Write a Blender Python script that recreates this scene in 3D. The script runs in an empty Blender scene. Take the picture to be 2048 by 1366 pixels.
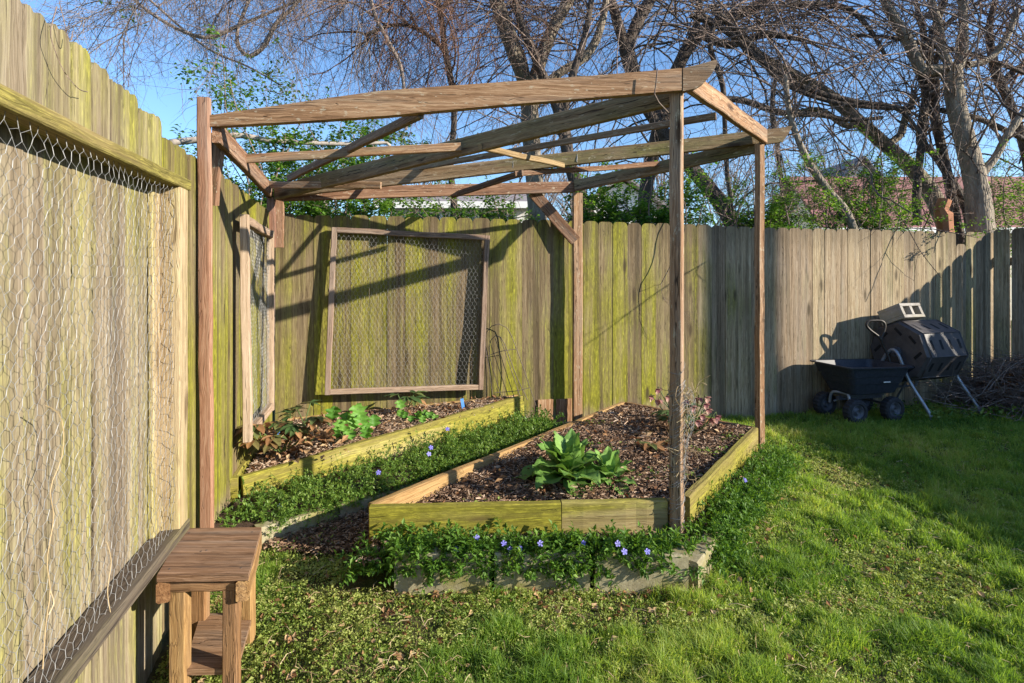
import bpy, math, random
import numpy as np
from mathutils import Vector
random.seed(7); RNG = np.random.default_rng(7)
SC = bpy.context.scene; COL = SC.collection
F, CX, HOR, HC = 1069.0, 1024.0, 550.0, 1.35
A3 = lambda *a: np.array(a, float)
def P(px, py, Y): return A3((px-CX)/F*Y, Y, HC-(py-HOR)/F*Y)
def unit(v):
    v = np.asarray(v, float); return v/np.linalg.norm(v)
U3 = lambda a, b, n=None: RNG.uniform(a, b, n)
# ------------------------------------------------------------------ plan
LC, BC = .832, 4.67                      # left fence X=-LC-.25Y, back fence Y=BC+.25X
LT, LN = unit((-.25, 1, 0)), unit((1, .25, 0))
BT, BN = unit((1, .25, 0)), unit((.25, -1, 0))
CORNER = A3(-1.882, 4.2, 0)
def fl(px, py, off=0):
    k = (px-CX)/F; c = LC-1.031*off; Y = -c/(k+.25); return P(px, py, Y)
def fb(px, py, off=0):
    k = (px-CX)/F; Y = (BC-1.031*off)/(1-.25*k); return P(px, py, Y)
SUN = unit((-1.725, .60, -.711))
def sm(a, b, x):
    t = np.clip((np.asarray(x, float)-a)/(b-a), 0, 1); return t*t*(3-2*t)
def vn(x, y, seed=0):
    x = np.asarray(x, float); y = np.asarray(y, float)
    xi = np.floor(x).astype(np.int64); yi = np.floor(y).astype(np.int64); fx = x-xi; fy = y-yi
    def h(a, b):
        n = (a*374761393+b*668265263+seed*1442695041) & 0x7fffffff
        n = ((n ^ (n >> 13))*1274126177) & 0x7fffffff
        return ((n ^ (n >> 16)) & 0xffff)/65535.0
    sx = fx*fx*(3-2*fx); sy = fy*fy*(3-2*fy)
    return (h(xi, yi)*(1-sx)+h(xi+1, yi)*sx)*(1-sy)+(h(xi, yi+1)*(1-sx)+h(xi+1, yi+1)*sx)*sy
def fbm(x, y, s=0): return (vn(x, y, s)+.5*vn(x*2.1, y*2.1, s+1)+.25*vn(x*4.3, y*4.3, s+2))/1.75
def inpoly(x, y, poly):
    x = np.asarray(x); y = np.asarray(y); r = np.zeros(x.shape, bool); n = len(poly)
    for i in range(n):
        x1, y1 = poly[i]; x2, y2 = poly[(i+1) % n]
        c = ((y1 > y) != (y2 > y)) & (x < (x2-x1)*(y-y1)/((y2-y1) if y2 != y1 else 1e-9)+x1)
        r ^= c
    return r
V1, V2, V3, V5 = (-.673, 2.533), (.80, 2.60), (1.737, 3.82), (.96, 4.6)
BED = [V1, V2, V3, V5]
L1, L2, LCN = (-1.558, 3.05), (.089, 4.55), (-1.84, 4.16)
LBED = [L1, L2, (.06, 4.66), LCN]
STRIPF = [(-.80, 2.30), (.775, 2.285), (.81, 2.58), (-.67, 2.515)]
STRIPR = [(.80, 2.29), (1.70, 3.48), (1.98, 3.86), (1.80, 3.9), (1.75, 3.80), (.82, 2.58)]
STRIPL = [(-1.60, 2.62), (-1.25, 2.66), (.36, 4.03), (.25, 4.5), (.10, 4.54), (-1.55, 3.04)]
PATH = [(-1.22, 2.63), (-1.0, 2.60), (-.68, 2.555), (.94, 4.6), (.3, 4.7), (.3, 4.05), (-1.25, 2.65)]
def gz(x, y):
    x = np.asarray(x, float); y = np.asarray(y, float)
    z = -.05*sm(4.2, 5.3, y)*sm(1.2, 2.2, x)
    z = z-.12*np.exp(-((x+1.15)**2/.18+(y-1.7)**2/.6))
    return z+.018*(fbm(x*2.3, y*2.3, 5)-.5)*sm(1.0, 1.8, y)
def lsoil(x, y): return .17+.055*(y-3.05)+.025*(x+1.56)
# ------------------------------------------------------------------ materials
class NT:
    def __init__(s, name):
        s.m = bpy.data.materials.new(name); s.m.use_nodes = True; s.t = s.m.node_tree
        s.t.nodes.clear(); s.out = s.t.nodes.new('ShaderNodeOutputMaterial')
    def n(s, typ, ins=None, **props):
        nd = s.t.nodes.new('ShaderNode'+typ)
        for k, v in props.items(): setattr(nd, k, v)
        for k, v in (ins or {}).items():
            sock = nd.inputs[k]
            if isinstance(v, bpy.types.NodeSocket): s.t.links.new(v, sock)
            elif isinstance(v, bpy.types.Node): s.t.links.new(v.outputs[0], sock)
            else:
                if sock.type == 'RGBA' and len(v) == 3: v = (*v, 1)
                sock.default_value = v
        return nd
    def math(s, op, a, b=0.0, c=0.0, clamp=False): return s.n('Math', {0: a, 1: b, 2: c}, operation=op, use_clamp=clamp).outputs[0]
    def attr(s, name): return s.n('Attribute', attribute_name=name)
    def map(s, v, sc): return s.n('Mapping', {'Vector': v, 'Scale': sc}).outputs[0]
    def noise(s, v, scale=1., detail=4., rough=.6, dist=0.): return s.n('TexNoise', {'Vector': v, 'Scale': scale, 'Detail': detail, 'Roughness': rough, 'Distortion': dist}).outputs[0]
    def ramp(s, f, stops):
        r = s.n('ValToRGB', {'Fac': f}); e = r.color_ramp.elements
        while len(e) < len(stops): e.new(.5)
        for el, (p, c) in zip(e, stops):
            el.position = p; el.color = (*c, 1) if len(c) == 3 else c
        return r.outputs[0]
    def mix(s, f, a, b, mode='MIX'):
        nd = s.n('Mix', data_type='RGBA', blend_type=mode, clamp_factor=True)
        for sock, v in ((nd.inputs[0], f), (nd.inputs[6], a), (nd.inputs[7], b)):
            if isinstance(v, bpy.types.NodeSocket): s.t.links.new(v, sock)
            else: sock.default_value = v if not isinstance(v, tuple) or len(v) == 4 else (*v, 1)
        return nd.outputs[2]
    def ss(s, x, a, b): return s.n('MapRange', {0: x, 1: a, 2: b, 3: 0., 4: 1.}, interpolation_type='SMOOTHSTEP').outputs[0]
    def hsv(s, c, v=1., h=.5, sat=1.): return s.n('HueSaturation', {'Color': c, 'Value': v, 'Hue': h, 'Saturation': sat}).outputs[0]
    def bump(s, h, st=.3, d=.01): return s.n('Bump', {'Height': h, 'Strength': st, 'Distance': d}).outputs[0]
    def pbr(s, col, rough=.8, bump=None, **kw):
        ins = {'Base Color': col, 'Roughness': rough}
        if bump is not None: ins['Normal'] = bump
        ins.update(kw)
        b = s.n('BsdfPrincipled', ins); s.t.links.new(b.outputs[0], s.out.inputs[0]); return s.m
    def leafout(s, col, rough=.5, tr=.35, trcol=None, spec=.4):
        b = s.n('BsdfPrincipled', {'Base Color': col, 'Roughness': rough, 'Specular IOR Level': spec})
        t = s.n('BsdfTranslucent', {'Color': trcol if trcol is not None else col})
        mx = s.n('MixShader', {0: tr, 1: b.outputs[0], 2: t.outputs[0]}); s.t.links.new(mx.outputs[0], s.out.inputs[0]); return s.m

def wood(name, dark, mid, light, moss=(.20, .20, .035), mb=.0, gray=0., sat=1., zst=None, crack=.5, mw=1.0, val=1.0, lichen=0., grime=.0):
    t = NT(name); g = t.attr('gc').outputs['Vector']; r = t.attr('rnd').outputs['Fac']
    pos = t.n('NewGeometry').outputs['Position']
    kvn = t.n('TexVoronoi', {'Vector': t.map(g, (8, 8, 2.3)), 'Scale': 1., 'Randomness': 1.})
    kn = t.math('MULTIPLY', t.ss(kvn.outputs['Distance'], .24, .07), t.math('LESS_THAN', t.n('SeparateColor', {0: kvn.outputs['Color']}).outputs[0], .30))
    gw = t.n('VectorMath', {0: g, 1: t.n('VectorMath', {0: t.n('TexNoise', {'Vector': t.map(g, (5, 5, 1.6)), 'Detail': 1.}).outputs['Color'], 1: (.020, .020, .0)}, operation='MULTIPLY').outputs[0]}, operation='ADD').outputs[0]
    n1 = t.noise(t.map(gw, (66, 66, 1.0)), 1., 6, .66)
    n2 = t.noise(t.map(gw, (240, 240, 3.2)), 1., 4, .62)
    n3 = t.noise(t.map(g, (11, 11, .75)), 1., 5, .62)
    n4 = t.noise(pos, 1.15, 3, .55)
    n6 = t.noise(t.map(g, (60, 60, 22)), 1., 3, .7)
    f = t.math('ADD', t.math('MULTIPLY', n1, .62), t.math('MULTIPLY', n2, .38))
    col = t.ramp(f, [(.35, tuple(c*.8 for c in dark)), (.49, mid), (.63, light)])
    col = t.mix(t.math('MULTIPLY', t.ss(n3, .45, .7), gray), col, (.33, .30, .26))
    col = t.hsv(col, t.math('MULTIPLY_ADD', r, .55, .70*val), t.math('MULTIPLY_ADD', r, .02, .49), sat)
    m = t.math('ADD', t.math('MULTIPLY', n3, 1.5), t.math('MULTIPLY', n4, 1.0))
    m = t.math('ADD', m, t.math('MULTIPLY', n1, .55)); m = t.math('ADD', m, t.math('MULTIPLY', r, .42)); m = t.math('ADD', m, mb-1.76)
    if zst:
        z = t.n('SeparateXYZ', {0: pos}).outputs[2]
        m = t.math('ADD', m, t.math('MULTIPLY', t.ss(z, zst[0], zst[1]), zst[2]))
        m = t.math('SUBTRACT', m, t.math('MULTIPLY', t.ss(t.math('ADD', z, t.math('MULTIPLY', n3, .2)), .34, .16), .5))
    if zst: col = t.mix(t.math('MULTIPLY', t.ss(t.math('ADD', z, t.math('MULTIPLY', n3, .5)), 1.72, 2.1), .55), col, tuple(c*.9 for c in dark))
    mf = t.math('MULTIPLY', t.ss(m, -.22, .40), mw)
    mc = t.mix(t.ss(n6, .35, .7), tuple(c*.62 for c in moss), tuple(c*1.35 for c in moss))
    mc = t.mix(t.ss(n2, .38, .62), tuple(c*.55 for c in moss), mc)
    col = t.mix(mf, col, mc)
    col = t.mix(t.math('MULTIPLY', kn, .88), col, tuple(c*.55 for c in dark))
    ck = t.ss(t.noise(t.map(gw, (120, 120, 1.4)), 1., 2, .5), .66, .73)
    nc = t.noise(t.map(gw, (34, 34, .55)), 1., 2, .5)
    fine = t.ss(t.math('ABSOLUTE', t.math('SUBTRACT', nc, .5)), .013, .004)
    ck = t.math('MAXIMUM', ck, t.math('MULTIPLY', fine, t.ss(n3, .42, .55)))
    if grime: col = t.mix(t.math('MULTIPLY', t.ss(t.noise(t.map(g, (17, 17, .45)), 1., 4, .6), .50, .64), grime), col, tuple(c*.6 for c in dark))
    if lichen: col = t.mix(t.math('MULTIPLY', t.ss(t.noise(t.map(g, (48, 48, 17)), 1., 3, .75), .60, .66), lichen), col, (.47, .42, .31))
    col = t.mix(t.math('MULTIPLY', ck, crack), col, tuple(c*.25 for c in dark))
    h = t.math('SUBTRACT', t.math('ADD', n2, t.math('MULTIPLY', n1, .8)), t.math('MULTIPLY', ck, 1.2))
    return t.pbr(col, .85, t.bump(h, .55, .004), **{'Specular IOR Level': .25})
def plain(name, a, b, scale=8., rough=.8, bs=.2, bd=.005, metal=0., stretch=(1, 1, 1), spec=.4):
    t = NT(name); pos = t.n('TexCoord').outputs['Object']
    n = t.noise(t.map(pos, stretch), scale, 6, .65)
    c = t.ramp(n, [(.32, a), (.68, b)])
    return t.pbr(c, rough, t.bump(n, bs, bd), Metallic=metal, **{'Specular IOR Level': spec})
def leaf(name, cols, rough=.5, tr=.35, tmul=1.4, spec=.4):
    t = NT(name); r = t.attr('rnd').outputs['Fac']
    n = t.noise(t.n('NewGeometry').outputs['Position'], 55., 3, .6)
    k = len(cols)-1
    c = t.ramp(r, [(i/k, x) for i, x in enumerate(cols)])
    c = t.hsv(c, t.math('MULTIPLY_ADD', n, .7, .65))
    return t.leafout(c, rough, tr, t.hsv(c, tmul, .485, 1.1), spec)
def bark(name, a, b, moss=None, mossb=.55):
    t = NT(name); pos = t.n('NewGeometry').outputs['Position']
    n = t.noise(t.map(pos, (16, 16, 4)), 1., 7, .68); v = t.n('TexVoronoi', {'Vector': t.map(pos, (26, 26, 6)), 'Scale': 1.}, feature='DISTANCE_TO_EDGE').outputs[0]
    c = t.ramp(n, [(.3, a), (.7, b)])
    if moss:
        nm = t.noise(pos, 3., 4, .6); c = t.mix(t.math('MULTIPLY', t.ss(nm, mossb, mossb+.15), .7), c, moss)
    return t.pbr(c, .9, t.bump(t.math('ADD', n, t.math('MULTIPLY', t.ss(v, 0., .2), .5)), .7, .02))
M = {}
M['near'] = wood('weathered_near_picket', (.14, .105, .065), (.31, .25, .165), (.50, .43, .32), moss=(.30, .285, .04), mb=.07, gray=.6, mw=.9, val=.76, grime=.5)
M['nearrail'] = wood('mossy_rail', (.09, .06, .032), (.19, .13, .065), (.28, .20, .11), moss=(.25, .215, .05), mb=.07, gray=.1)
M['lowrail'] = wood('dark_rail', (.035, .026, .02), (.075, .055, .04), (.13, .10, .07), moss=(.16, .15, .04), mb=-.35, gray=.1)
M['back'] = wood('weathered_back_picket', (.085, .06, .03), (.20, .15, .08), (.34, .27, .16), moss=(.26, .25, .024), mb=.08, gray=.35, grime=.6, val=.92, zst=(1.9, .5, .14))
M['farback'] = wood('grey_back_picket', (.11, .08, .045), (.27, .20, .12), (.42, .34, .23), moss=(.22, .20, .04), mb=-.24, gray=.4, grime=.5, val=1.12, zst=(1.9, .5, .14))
M['post'] = wood('pale_fence_post', (.25, .165, .085), (.44, .33, .19), (.58, .47, .31), moss=(.33, .30, .07), mb=-.14, gray=.2, val=.82, grime=.3)
M['perg'] = wood('brown_pergola_timber', (.10, .05, .026), (.225, .12, .064), (.39, .25, .155), moss=(.17, .145, .045), mb=-.36, gray=.35, lichen=.55, crack=.8)
M['pergm'] = wood('mossy_pergola_rafter', (.09, .052, .03), (.185, .115, .065), (.31, .215, .14), moss=(.155, .14, .04), mb=-.16, gray=.35, lichen=.4, crack=.8)
M['redpost'] = wood('red_stained_post', (.13, .058, .034), (.26, .13, .08), (.38, .235, .16), moss=(.19, .16, .05), mb=-.6, gray=.25)
M['rotred'] = wood('rotten_red_brown_board', (.10, .045, .022), (.24, .12, .062), (.42, .28, .18), moss=(.2, .16, .04), mb=-.6, gray=.2, crack=.7)
M['pinkfr'] = wood('pinkish_frame_timber', (.17, .105, .07), (.34, .235, .165), (.47, .35, .26), moss=(.23, .2, .06), mb=-.5, gray=.4, val=.82)
M['yell'] = wood('pale_yellow_batten', (.22, .145, .06), (.36, .26, .12), (.46, .35, .18), moss=(.30, .27, .07), mb=-.3)
M['stool'] = wood('brown_stool_timber', (.095, .045, .018), (.20, .105, .042), (.31, .18, .08), moss=(.19, .15, .045), mb=-.5, gray=.1, val=1.15)
M['stooltop'] = wood('worn_stool_top', (.085, .042, .022), (.20, .11, .058), (.35, .22, .135), moss=(.2, .16, .05), mb=-.6, gray=.4)
M['bed'] = wood('green_treated_board', (.19, .14, .045), (.33, .265, .085), (.45, .37, .15), moss=(.29, .265, .03), mb=.20, gray=.0, crack=.4, val=.8, grime=.35)
M['bedpale'] = wood('pale_treated_board', (.24, .17, .075), (.40, .31, .15), (.50, .41, .23), moss=(.30, .27, .04), mb=.14, crack=.4, val=.84, grime=.35)
M['bedin'] = wood('orange_inner_board', (.20, .105, .04), (.34, .20, .08), (.44, .30, .135), moss=(.23, .2, .045), mb=-.3, crack=.4, val=.85, grime=.3)
def concrete(name, a, b, moss):
    t = NT(name); pos = t.n('NewGeometry').outputs['Position']
    n = t.noise(pos, 5., 6, .7); n2 = t.noise(pos, 70., 4, .7); nm = t.noise(pos, 4.1, 5, .6)
    c = t.mix(t.ss(t.math('ADD', t.math('MULTIPLY', n, .6), t.math('MULTIPLY', n2, .4)), .38, .62), a, b)
    c = t.mix(t.math('MULTIPLY', t.ss(nm, .46, .62), .8), c, moss)
    c = t.mix(t.math('MULTIPLY', t.ss(n2, .62, .7), .6), c, (.10, .095, .08))
    return t.pbr(c, .9, t.bump(n2, .5, .004), **{'Specular IOR Level': .2})
M['conc'] = concrete('mossy_concrete', (.21, .18, .11), (.34, .305, .20), (.20, .18, .055))
M['cinder'] = concrete('cinder_block_concrete', (.27, .245, .22), (.40, .37, .33), (.30, .27, .2))
M['wire'] = plain('galvanised_wire', (.17, .17, .17), (.30, .30, .30), 60., .6, .1, .001, .25)
M['rustwire'] = plain('rusty_dark_wire', (.07, .055, .045), (.16, .12, .10), 60., .7, .1, .001, .3)
M['plastic'] = plain('dark_blue_black_plastic', (.018, .021, .03), (.04, .045, .06), 40., .48, .15, .002)
M['drum'] = plain('faded_black_drum_plastic', (.045, .042, .046), (.09, .08, .08), 12., .55, .15, .003)
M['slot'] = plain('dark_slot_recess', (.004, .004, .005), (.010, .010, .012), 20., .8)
M['tyre'] = plain('tyre_rubber', (.016, .017, .021), (.036, .037, .044), 30., .75, .3, .004)
M['steel'] = plain('grey_steel_tube', (.25, .27, .31), (.38, .41, .46), 25., .42, .1, .002, .4)
M['dsteel'] = plain('dark_grey_steel', (.06, .065, .08), (.12, .125, .15), 25., .5, .1, .002, .3)
M['darktube'] = plain('black_painted_tube', (.025, .022, .02), (.055, .045, .04), 25., .5, .1, .002, .2)
M['chip'] = leaf('mulch_chip', [(.065, .036, .02), (.14, .082, .05), (.24, .15, .095), (.37, .26, .18), (.52, .42, .32)], .9, .0, 1., .2)
M['dead'] = leaf('dead_leaf', [(.13, .06, .03), (.26, .13, .06), (.40, .24, .12), (.50, .36, .21)], .8, .25, 1.1, .2)
M['straw'] = leaf('dry_stem', [(.22, .15, .08), (.36, .27, .15), (.48, .38, .24)], .8, .0, 1., .2)
M['grass'] = leaf('grass_blade', [(.075, .155, .026), (.155, .275, .042), (.26, .375, .065), (.39, .45, .10), (.56, .48, .22)], .5, .45, 1.5, .35)
M['weed'] = leaf('weed_leaf', [(.10, .18, .03), (.20, .29, .05), (.32, .38, .085), (.43, .46, .15), (.44, .33, .18)], .55, .42, 1.4, .35)
M['vinca'] = leaf('periwinkle_leaf', [(.038, .09, .014), (.075, .165, .022), (.13, .24, .036), (.23, .34, .06)], .5, .36, 1.6, .22)
M['strip'] = leaf('strip_leaf', [(.05, .12, .02), (.115, .215, .034), (.21, .31, .055), (.30, .38, .085)], .45, .4, 1.5, .4)
M['shrub'] = leaf('shrub_leaf', [(.04, .11, .018), (.085, .19, .028), (.15, .28, .042), (.23, .36, .065)], .5, .5, 1.5, .35)
M['rosette'] = leaf('large_rosette_leaf', [(.10, .21, .045), (.15, .28, .06), (.21, .35, .085)], .55, .28, 1.4, .3)
M['bright'] = leaf('bright_green_leaf', [(.075, .21, .025), (.12, .29, .04), (.18, .36, .06)], .5, .42, 1.4, .3)
M['helle'] = leaf('leathery_leaf', [(.035, .075, .025), (.06, .115, .035), (.11, .14, .045), (.24, .12, .05), (.36, .20, .09)], .42, .2, 1.3, .4)
M['pink'] = leaf('dusky_pink_sepal', [(.26, .10, .115), (.42, .23, .20), (.50, .36, .26)], .5, .35, 1.2, .3)
M['violet'] = leaf('violet_petal', [(.19, .17, .62), (.27, .25, .75), (.36, .34, .82)], .5, .3, 1.1, .3)
M['stem'] = leaf('green_stem', [(.07, .12, .03), (.12, .16, .05)], .6, .0)
M['bluetag'] = plain('blue_plastic_tag', (.08, .25, .65), (.12, .32, .75), 30., .4)
M['barkpale'] = bark('pale_grey_bark', (.12, .095, .07), (.33, .28, .215), (.16, .14, .07), .56)
M['barkmoss'] = bark('mossy_bark', (.13, .105, .07), (.29, .24, .17), (.15, .15, .05), .5)
M['barkdark'] = bark('dark_bark', (.045, .034, .028), (.115, .088, .07))
M['twig'] = bark('brown_twig', (.10, .07, .055), (.30, .22, .18))
M['twigred'] = bark('red_brown_twig', (.12, .062, .043), (.26, .145, .10))
M['twigpale'] = bark('grey_twig', (.17, .13, .11), (.31, .25, .21))
M['birch'] = plain('white_peeling_bark', (.24, .20, .165), (.46, .40, .345), 22., .9, .3, .01)
M['redroof'] = plain('red_shingles', (.22, .095, .085), (.31, .15, .135), 3., .9, .3, .02, 0., (1, 1, 6))
M['greyroof'] = plain('grey_shingles', (.19, .165, .165), (.29, .255, .25), 3., .9, .3, .02, 0., (1, 1, 6))
M['glass'] = plain('dark_window_glass', (.02, .025, .03), (.04, .045, .05), 2., .12)
M['trim'] = plain('white_trim', (.74, .73, .70), (.82, .81, .78), 3., .6)
M['brick'] = plain('red_brick', (.25, .11, .07), (.38, .18, .12), 14., .9)
M['terr'] = plain('orange_rotten_wood', (.28, .10, .045), (.45, .19, .09), 10., .8)
def siding(name, c):
    t = NT(name); z = t.n('SeparateXYZ', {0: t.n('NewGeometry').outputs['Position']}).outputs[2]
    w = t.math('FRACT', t.math('MULTIPLY', z, 6.5)); n = t.noise(t.n('NewGeometry').outputs['Position'], 2., 4, .6)
    return t.pbr(t.mix(n, tuple(x*.88 for x in c), c), .6, t.bump(w, .5, .02))
M['white'] = siding('white_siding', (.78, .77, .74)); M['cream'] = siding('cream_siding', (.70, .64, .50))
def groundmat():
    t = NT('lawn_soil'); p = t.n('NewGeometry').outputs['Position']
    n = t.noise(p, 2.2, 6, .65); n2 = t.noise(p, 26., 5, .7)
    c = t.ramp(n2, [(.3, (.035, .03, .014)), (.5, (.075, .065, .028)), (.7, (.14, .115, .06))])
    c = t.mix(t.math('MULTIPLY', t.ss(n, .38, .6), .75), c, t.ramp(n2, [(.3, (.03, .055, .012)), (.7, (.08, .115, .025))]))
    return t.pbr(c, .95, t.bump(n2, .8, .02), **{'Specular IOR Level': .1})
M['ground'] = groundmat()
def soilmat(name, a, b, c3):
    t = NT(name); p = t.n('NewGeometry').outputs['Position']; n = t.noise(p, 40., 6, .75); n1 = t.noise(p, 6., 4, .6)
    c = t.ramp(t.math('ADD', t.math('MULTIPLY', n, .7), t.math('MULTIPLY', n1, .3)), [(.35, a), (.5, b), (.66, c3)])
    return t.pbr(c, .95, t.bump(n, 1., .02), **{'Specular IOR Level': .1})
M['soil'] = soilmat('bed_soil', (.03, .02, .015), (.075, .048, .034), (.15, .10, .075))
# ------------------------------------------------------------------ mesh tools
BASE = {}
def mk(name, V, faces, mat, parent=None, gc=None, rnd=None, smooth=False):
    V = np.asarray(V, float)
    if parent is not None: V = V-BASE[parent.name]
    me = bpy.data.meshes.new(name); fs = [np.asarray(f, np.int64) for f in faces if len(f)]
    me.vertices.add(len(V)); me.vertices.foreach_set('co', V.astype(np.float32).ravel())
    tot = np.concatenate([np.full(len(f), f.shape[1], np.int32) for f in fs]); idx = np.concatenate([f.ravel() for f in fs]).astype(np.int32)
    me.loops.add(len(idx)); me.loops.foreach_set('vertex_index', idx)
    st = np.concatenate([[0], np.cumsum(tot)[:-1]]).astype(np.int32)
    me.polygons.add(len(tot)); me.polygons.foreach_set('loop_start', st); me.polygons.foreach_set('loop_total', tot)
    me.polygons.foreach_set('use_smooth', np.full(len(tot), bool(smooth)))
    if gc is not None:
        a = me.attributes.new('gc', 'FLOAT_VECTOR', 'POINT'); a.data.foreach_set('vector', np.asarray(gc, np.float32).ravel())
    if rnd is not None:
        a = me.attributes.new('rnd', 'FLOAT', 'POINT'); a.data.foreach_set('value', np.asarray(rnd, np.float32).ravel())
    me.update(calc_edges=True); me.validate()
    me.materials.append(mat if not isinstance(mat, str) else M[mat])
    o = bpy.data.objects.new(name, me); COL.objects.link(o)
    if parent is not None:
        o.parent = parent; BASE[o.name] = BASE[parent.name]
    else: BASE[o.name] = np.zeros(3)
    return o
def thing(name, label, cat, loc, group=None):
    o = bpy.data.objects.new(name, None); COL.objects.link(o); o.location = loc; o.empty_display_size = .1
    o['label'] = label; o['category'] = cat
    if group: o['group'] = group
    BASE[o.name] = np.asarray(loc, float); return o
def tag(o, label=None, cat=None, group=None, kind=None):
    if label: o['label'] = label
    if cat: o['category'] = cat
    if group: o['group'] = group
    if kind: o['kind'] = kind
    return o
class MB:
    def __init__(s): s.V = []; s.Fc = []; s.G = []; s.R = []; s.n = 0
    def add(s, V, faces, gc=None, rnd=None):
        V = np.asarray(V, float); k = len(V)
        s.V.append(V); s.G.append(np.asarray(gc, float) if gc is not None else V)
        s.R.append(np.full(k, random.random() if rnd is None else rnd) if np.ndim(rnd) == 0 else np.asarray(rnd))
        for f in faces: s.Fc.append(np.asarray(f)+s.n)
        s.n += k
    def fl(s):
        d = {}
        for f in s.Fc:
            f = f if f.ndim == 2 else f[None]; d.setdefault(f.shape[1], []).append(f)
        return [np.concatenate(x) for x in d.values()]
    def build(s, name, mat, parent=None, smooth=False):
        return mk(name, np.concatenate(s.V), s.fl(), mat, parent, np.concatenate(s.G), np.concatenate(s.R), smooth)
    def board(s, p0, p1, wdir, w, t, ch=.004, seg=6, warp=.003, w1=None, rnd=None):
        p0 = np.asarray(p0, float); p1 = np.asarray(p1, float); a = p1-p0; L = np.linalg.norm(a); a /= L
        wd = np.asarray(wdir, float); wd = unit(wd-a*np.dot(wd, a)); td = np.cross(a, wd)
        w1 = w if w1 is None else w1; off = U3(0, 50, 3)
        V = []; G = []
        for i in range(seg+1):
            u = i/seg; ww = w+(w1-w)*u; c = p0+a*L*u+(wd*U3(-1, 1)+td*U3(-1, 1))*(warp if 0 < i < seg else 0)
            x, y = ww/2, t/2
            for (q, r) in ((-x+ch, -y), (x-ch, -y), (x, -y+ch), (x, y-ch), (x-ch, y), (-x+ch, y), (-x, y-ch), (-x, -y+ch)):
                V.append(c+wd*q+td*r); G.append((q, r, L*u))
        fs = []
        for i in range(seg):
            for j in range(8):
                k = (j+1) % 8; fs.append((i*8+j, i*8+k, (i+1)*8+k, (i+1)*8+j))
        s.add(V, [np.array(fs), np.array([[7, 6, 5, 4, 3, 2, 1, 0]]), np.array([[seg*8+j for j in range(8)]])], np.array(G)+off, rnd)
    def prism(s, pts, ext, along=2, rnd=None):   # closed outline extruded by vector
        pts = np.asarray(pts, float); n = len(pts); ext = np.asarray(ext, float); V = np.vstack([pts, pts+ext])
        L = unit(pts[np.argmax(np.linalg.norm(pts-pts[0], axis=1))]-pts[0]) if along == 'auto' else np.eye(3)[along]
        e = unit(ext); w = np.cross(L, e); G = np.stack([V@w, V@e, V@L], 1)+U3(0, 50, 3)
        fs = [np.array([list(range(n))[::-1]]), np.array([list(range(n, 2*n))]), np.array([(i, (i+1) % n, n+(i+1) % n, n+i) for i in range(n)])]
        s.add(V, fs, G, rnd)
    def box(s, c, x, y, z, rnd=None, ch=.003):   # centre + full axis vectors
        c = np.asarray(c, float); x = np.asarray(x, float); y = np.asarray(y, float); z = np.asarray(z, float)
        s.board(c-x/2, c+x/2, y, np.linalg.norm(y), np.linalg.norm(z), ch, 1, 0, rnd=rnd)
    def tube(s, pts, r, sides=8, rnd=None, caps=True):
        pts = np.asarray(pts, float); r = np.full(len(pts), r) if np.ndim(r) == 0 else np.asarray(r, float)
        V, Q = tubeb(pts[None], r[None], sides)
        fs = [Q]
        if caps: fs += [np.array([list(range(sides))[::-1]]), np.array([[len(V)-sides+j for j in range(sides)]])]
        d = np.concatenate([[0], np.cumsum(np.linalg.norm(np.diff(pts, axis=0), axis=1))])
        s.add(V, fs, np.stack([np.tile(np.arange(sides)*.01, len(pts)), np.zeros(len(V)), np.repeat(d, sides)], 1), rnd)
def tubeb(Pn, R, sides=5):
    N, n, _ = Pn.shape; T = np.gradient(Pn, axis=1); T /= np.linalg.norm(T, axis=2, keepdims=True)+1e-9
    mean = Pn[:, -1]-Pn[:, 0]; ref = np.where(np.abs(mean[:, 2:3]) > .8*np.linalg.norm(mean, axis=1, keepdims=True), A3(1, .13, 0), A3(.1, .05, 1))[:, None, :]
    X = np.cross(T, np.broadcast_to(ref, T.shape)); X /= np.linalg.norm(X, axis=2, keepdims=True)+1e-9; Y = np.cross(T, X)
    ang = np.arange(sides)*2*math.pi/sides
    V = Pn[:, :, None, :]+R[:, :, None, None]*(X[:, :, None, :]*np.cos(ang)[None, None, :, None]+Y[:, :, None, :]*np.sin(ang)[None, None, :, None])
    b = (np.arange(N)*n*sides)[:, None, None]+(np.arange(n-1)*sides)[None, :, None]
    j = np.arange(sides)[None, None, :]; k = (j+1) % sides
    Q = np.stack([b+j, b+k, b+sides+k, b+sides+j], -1).reshape(-1, 4)
    return V.reshape(-1, 3), Q
def smoothline(pts, n=24):
    pts = np.asarray(pts, float); d = np.concatenate([[0], np.cumsum(np.linalg.norm(np.diff(pts[:, :3], axis=0), axis=1))])
    m = len(pts); t = np.linspace(0, d[-1], n); out = []
    for x in t:
        i = min(max(np.searchsorted(d, x)-1, 0), m-2); u = (x-d[i])/(d[i+1]-d[i]+1e-9)
        p0, p1, p2, p3 = pts[max(i-1, 0)], pts[i], pts[i+1], pts[min(i+2, m-1)]
        out.append(.5*(2*p1+(p2-p0)*u+(2*p0-5*p1+4*p2-p3)*u*u+(3*p1-p0-3*p2+p3)*u**3))
    return np.array(out)
LEAF_V = A3(0, 0, 0, -.5, .42, .10, .5, .42, .10, 0, .48, -.02, 0, 1, -.10).reshape(5, 3)
LEAF_F = np.array([(0, 3, 4, 1), (0, 2, 4, 3)])
DIA_V = LEAF_V
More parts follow.
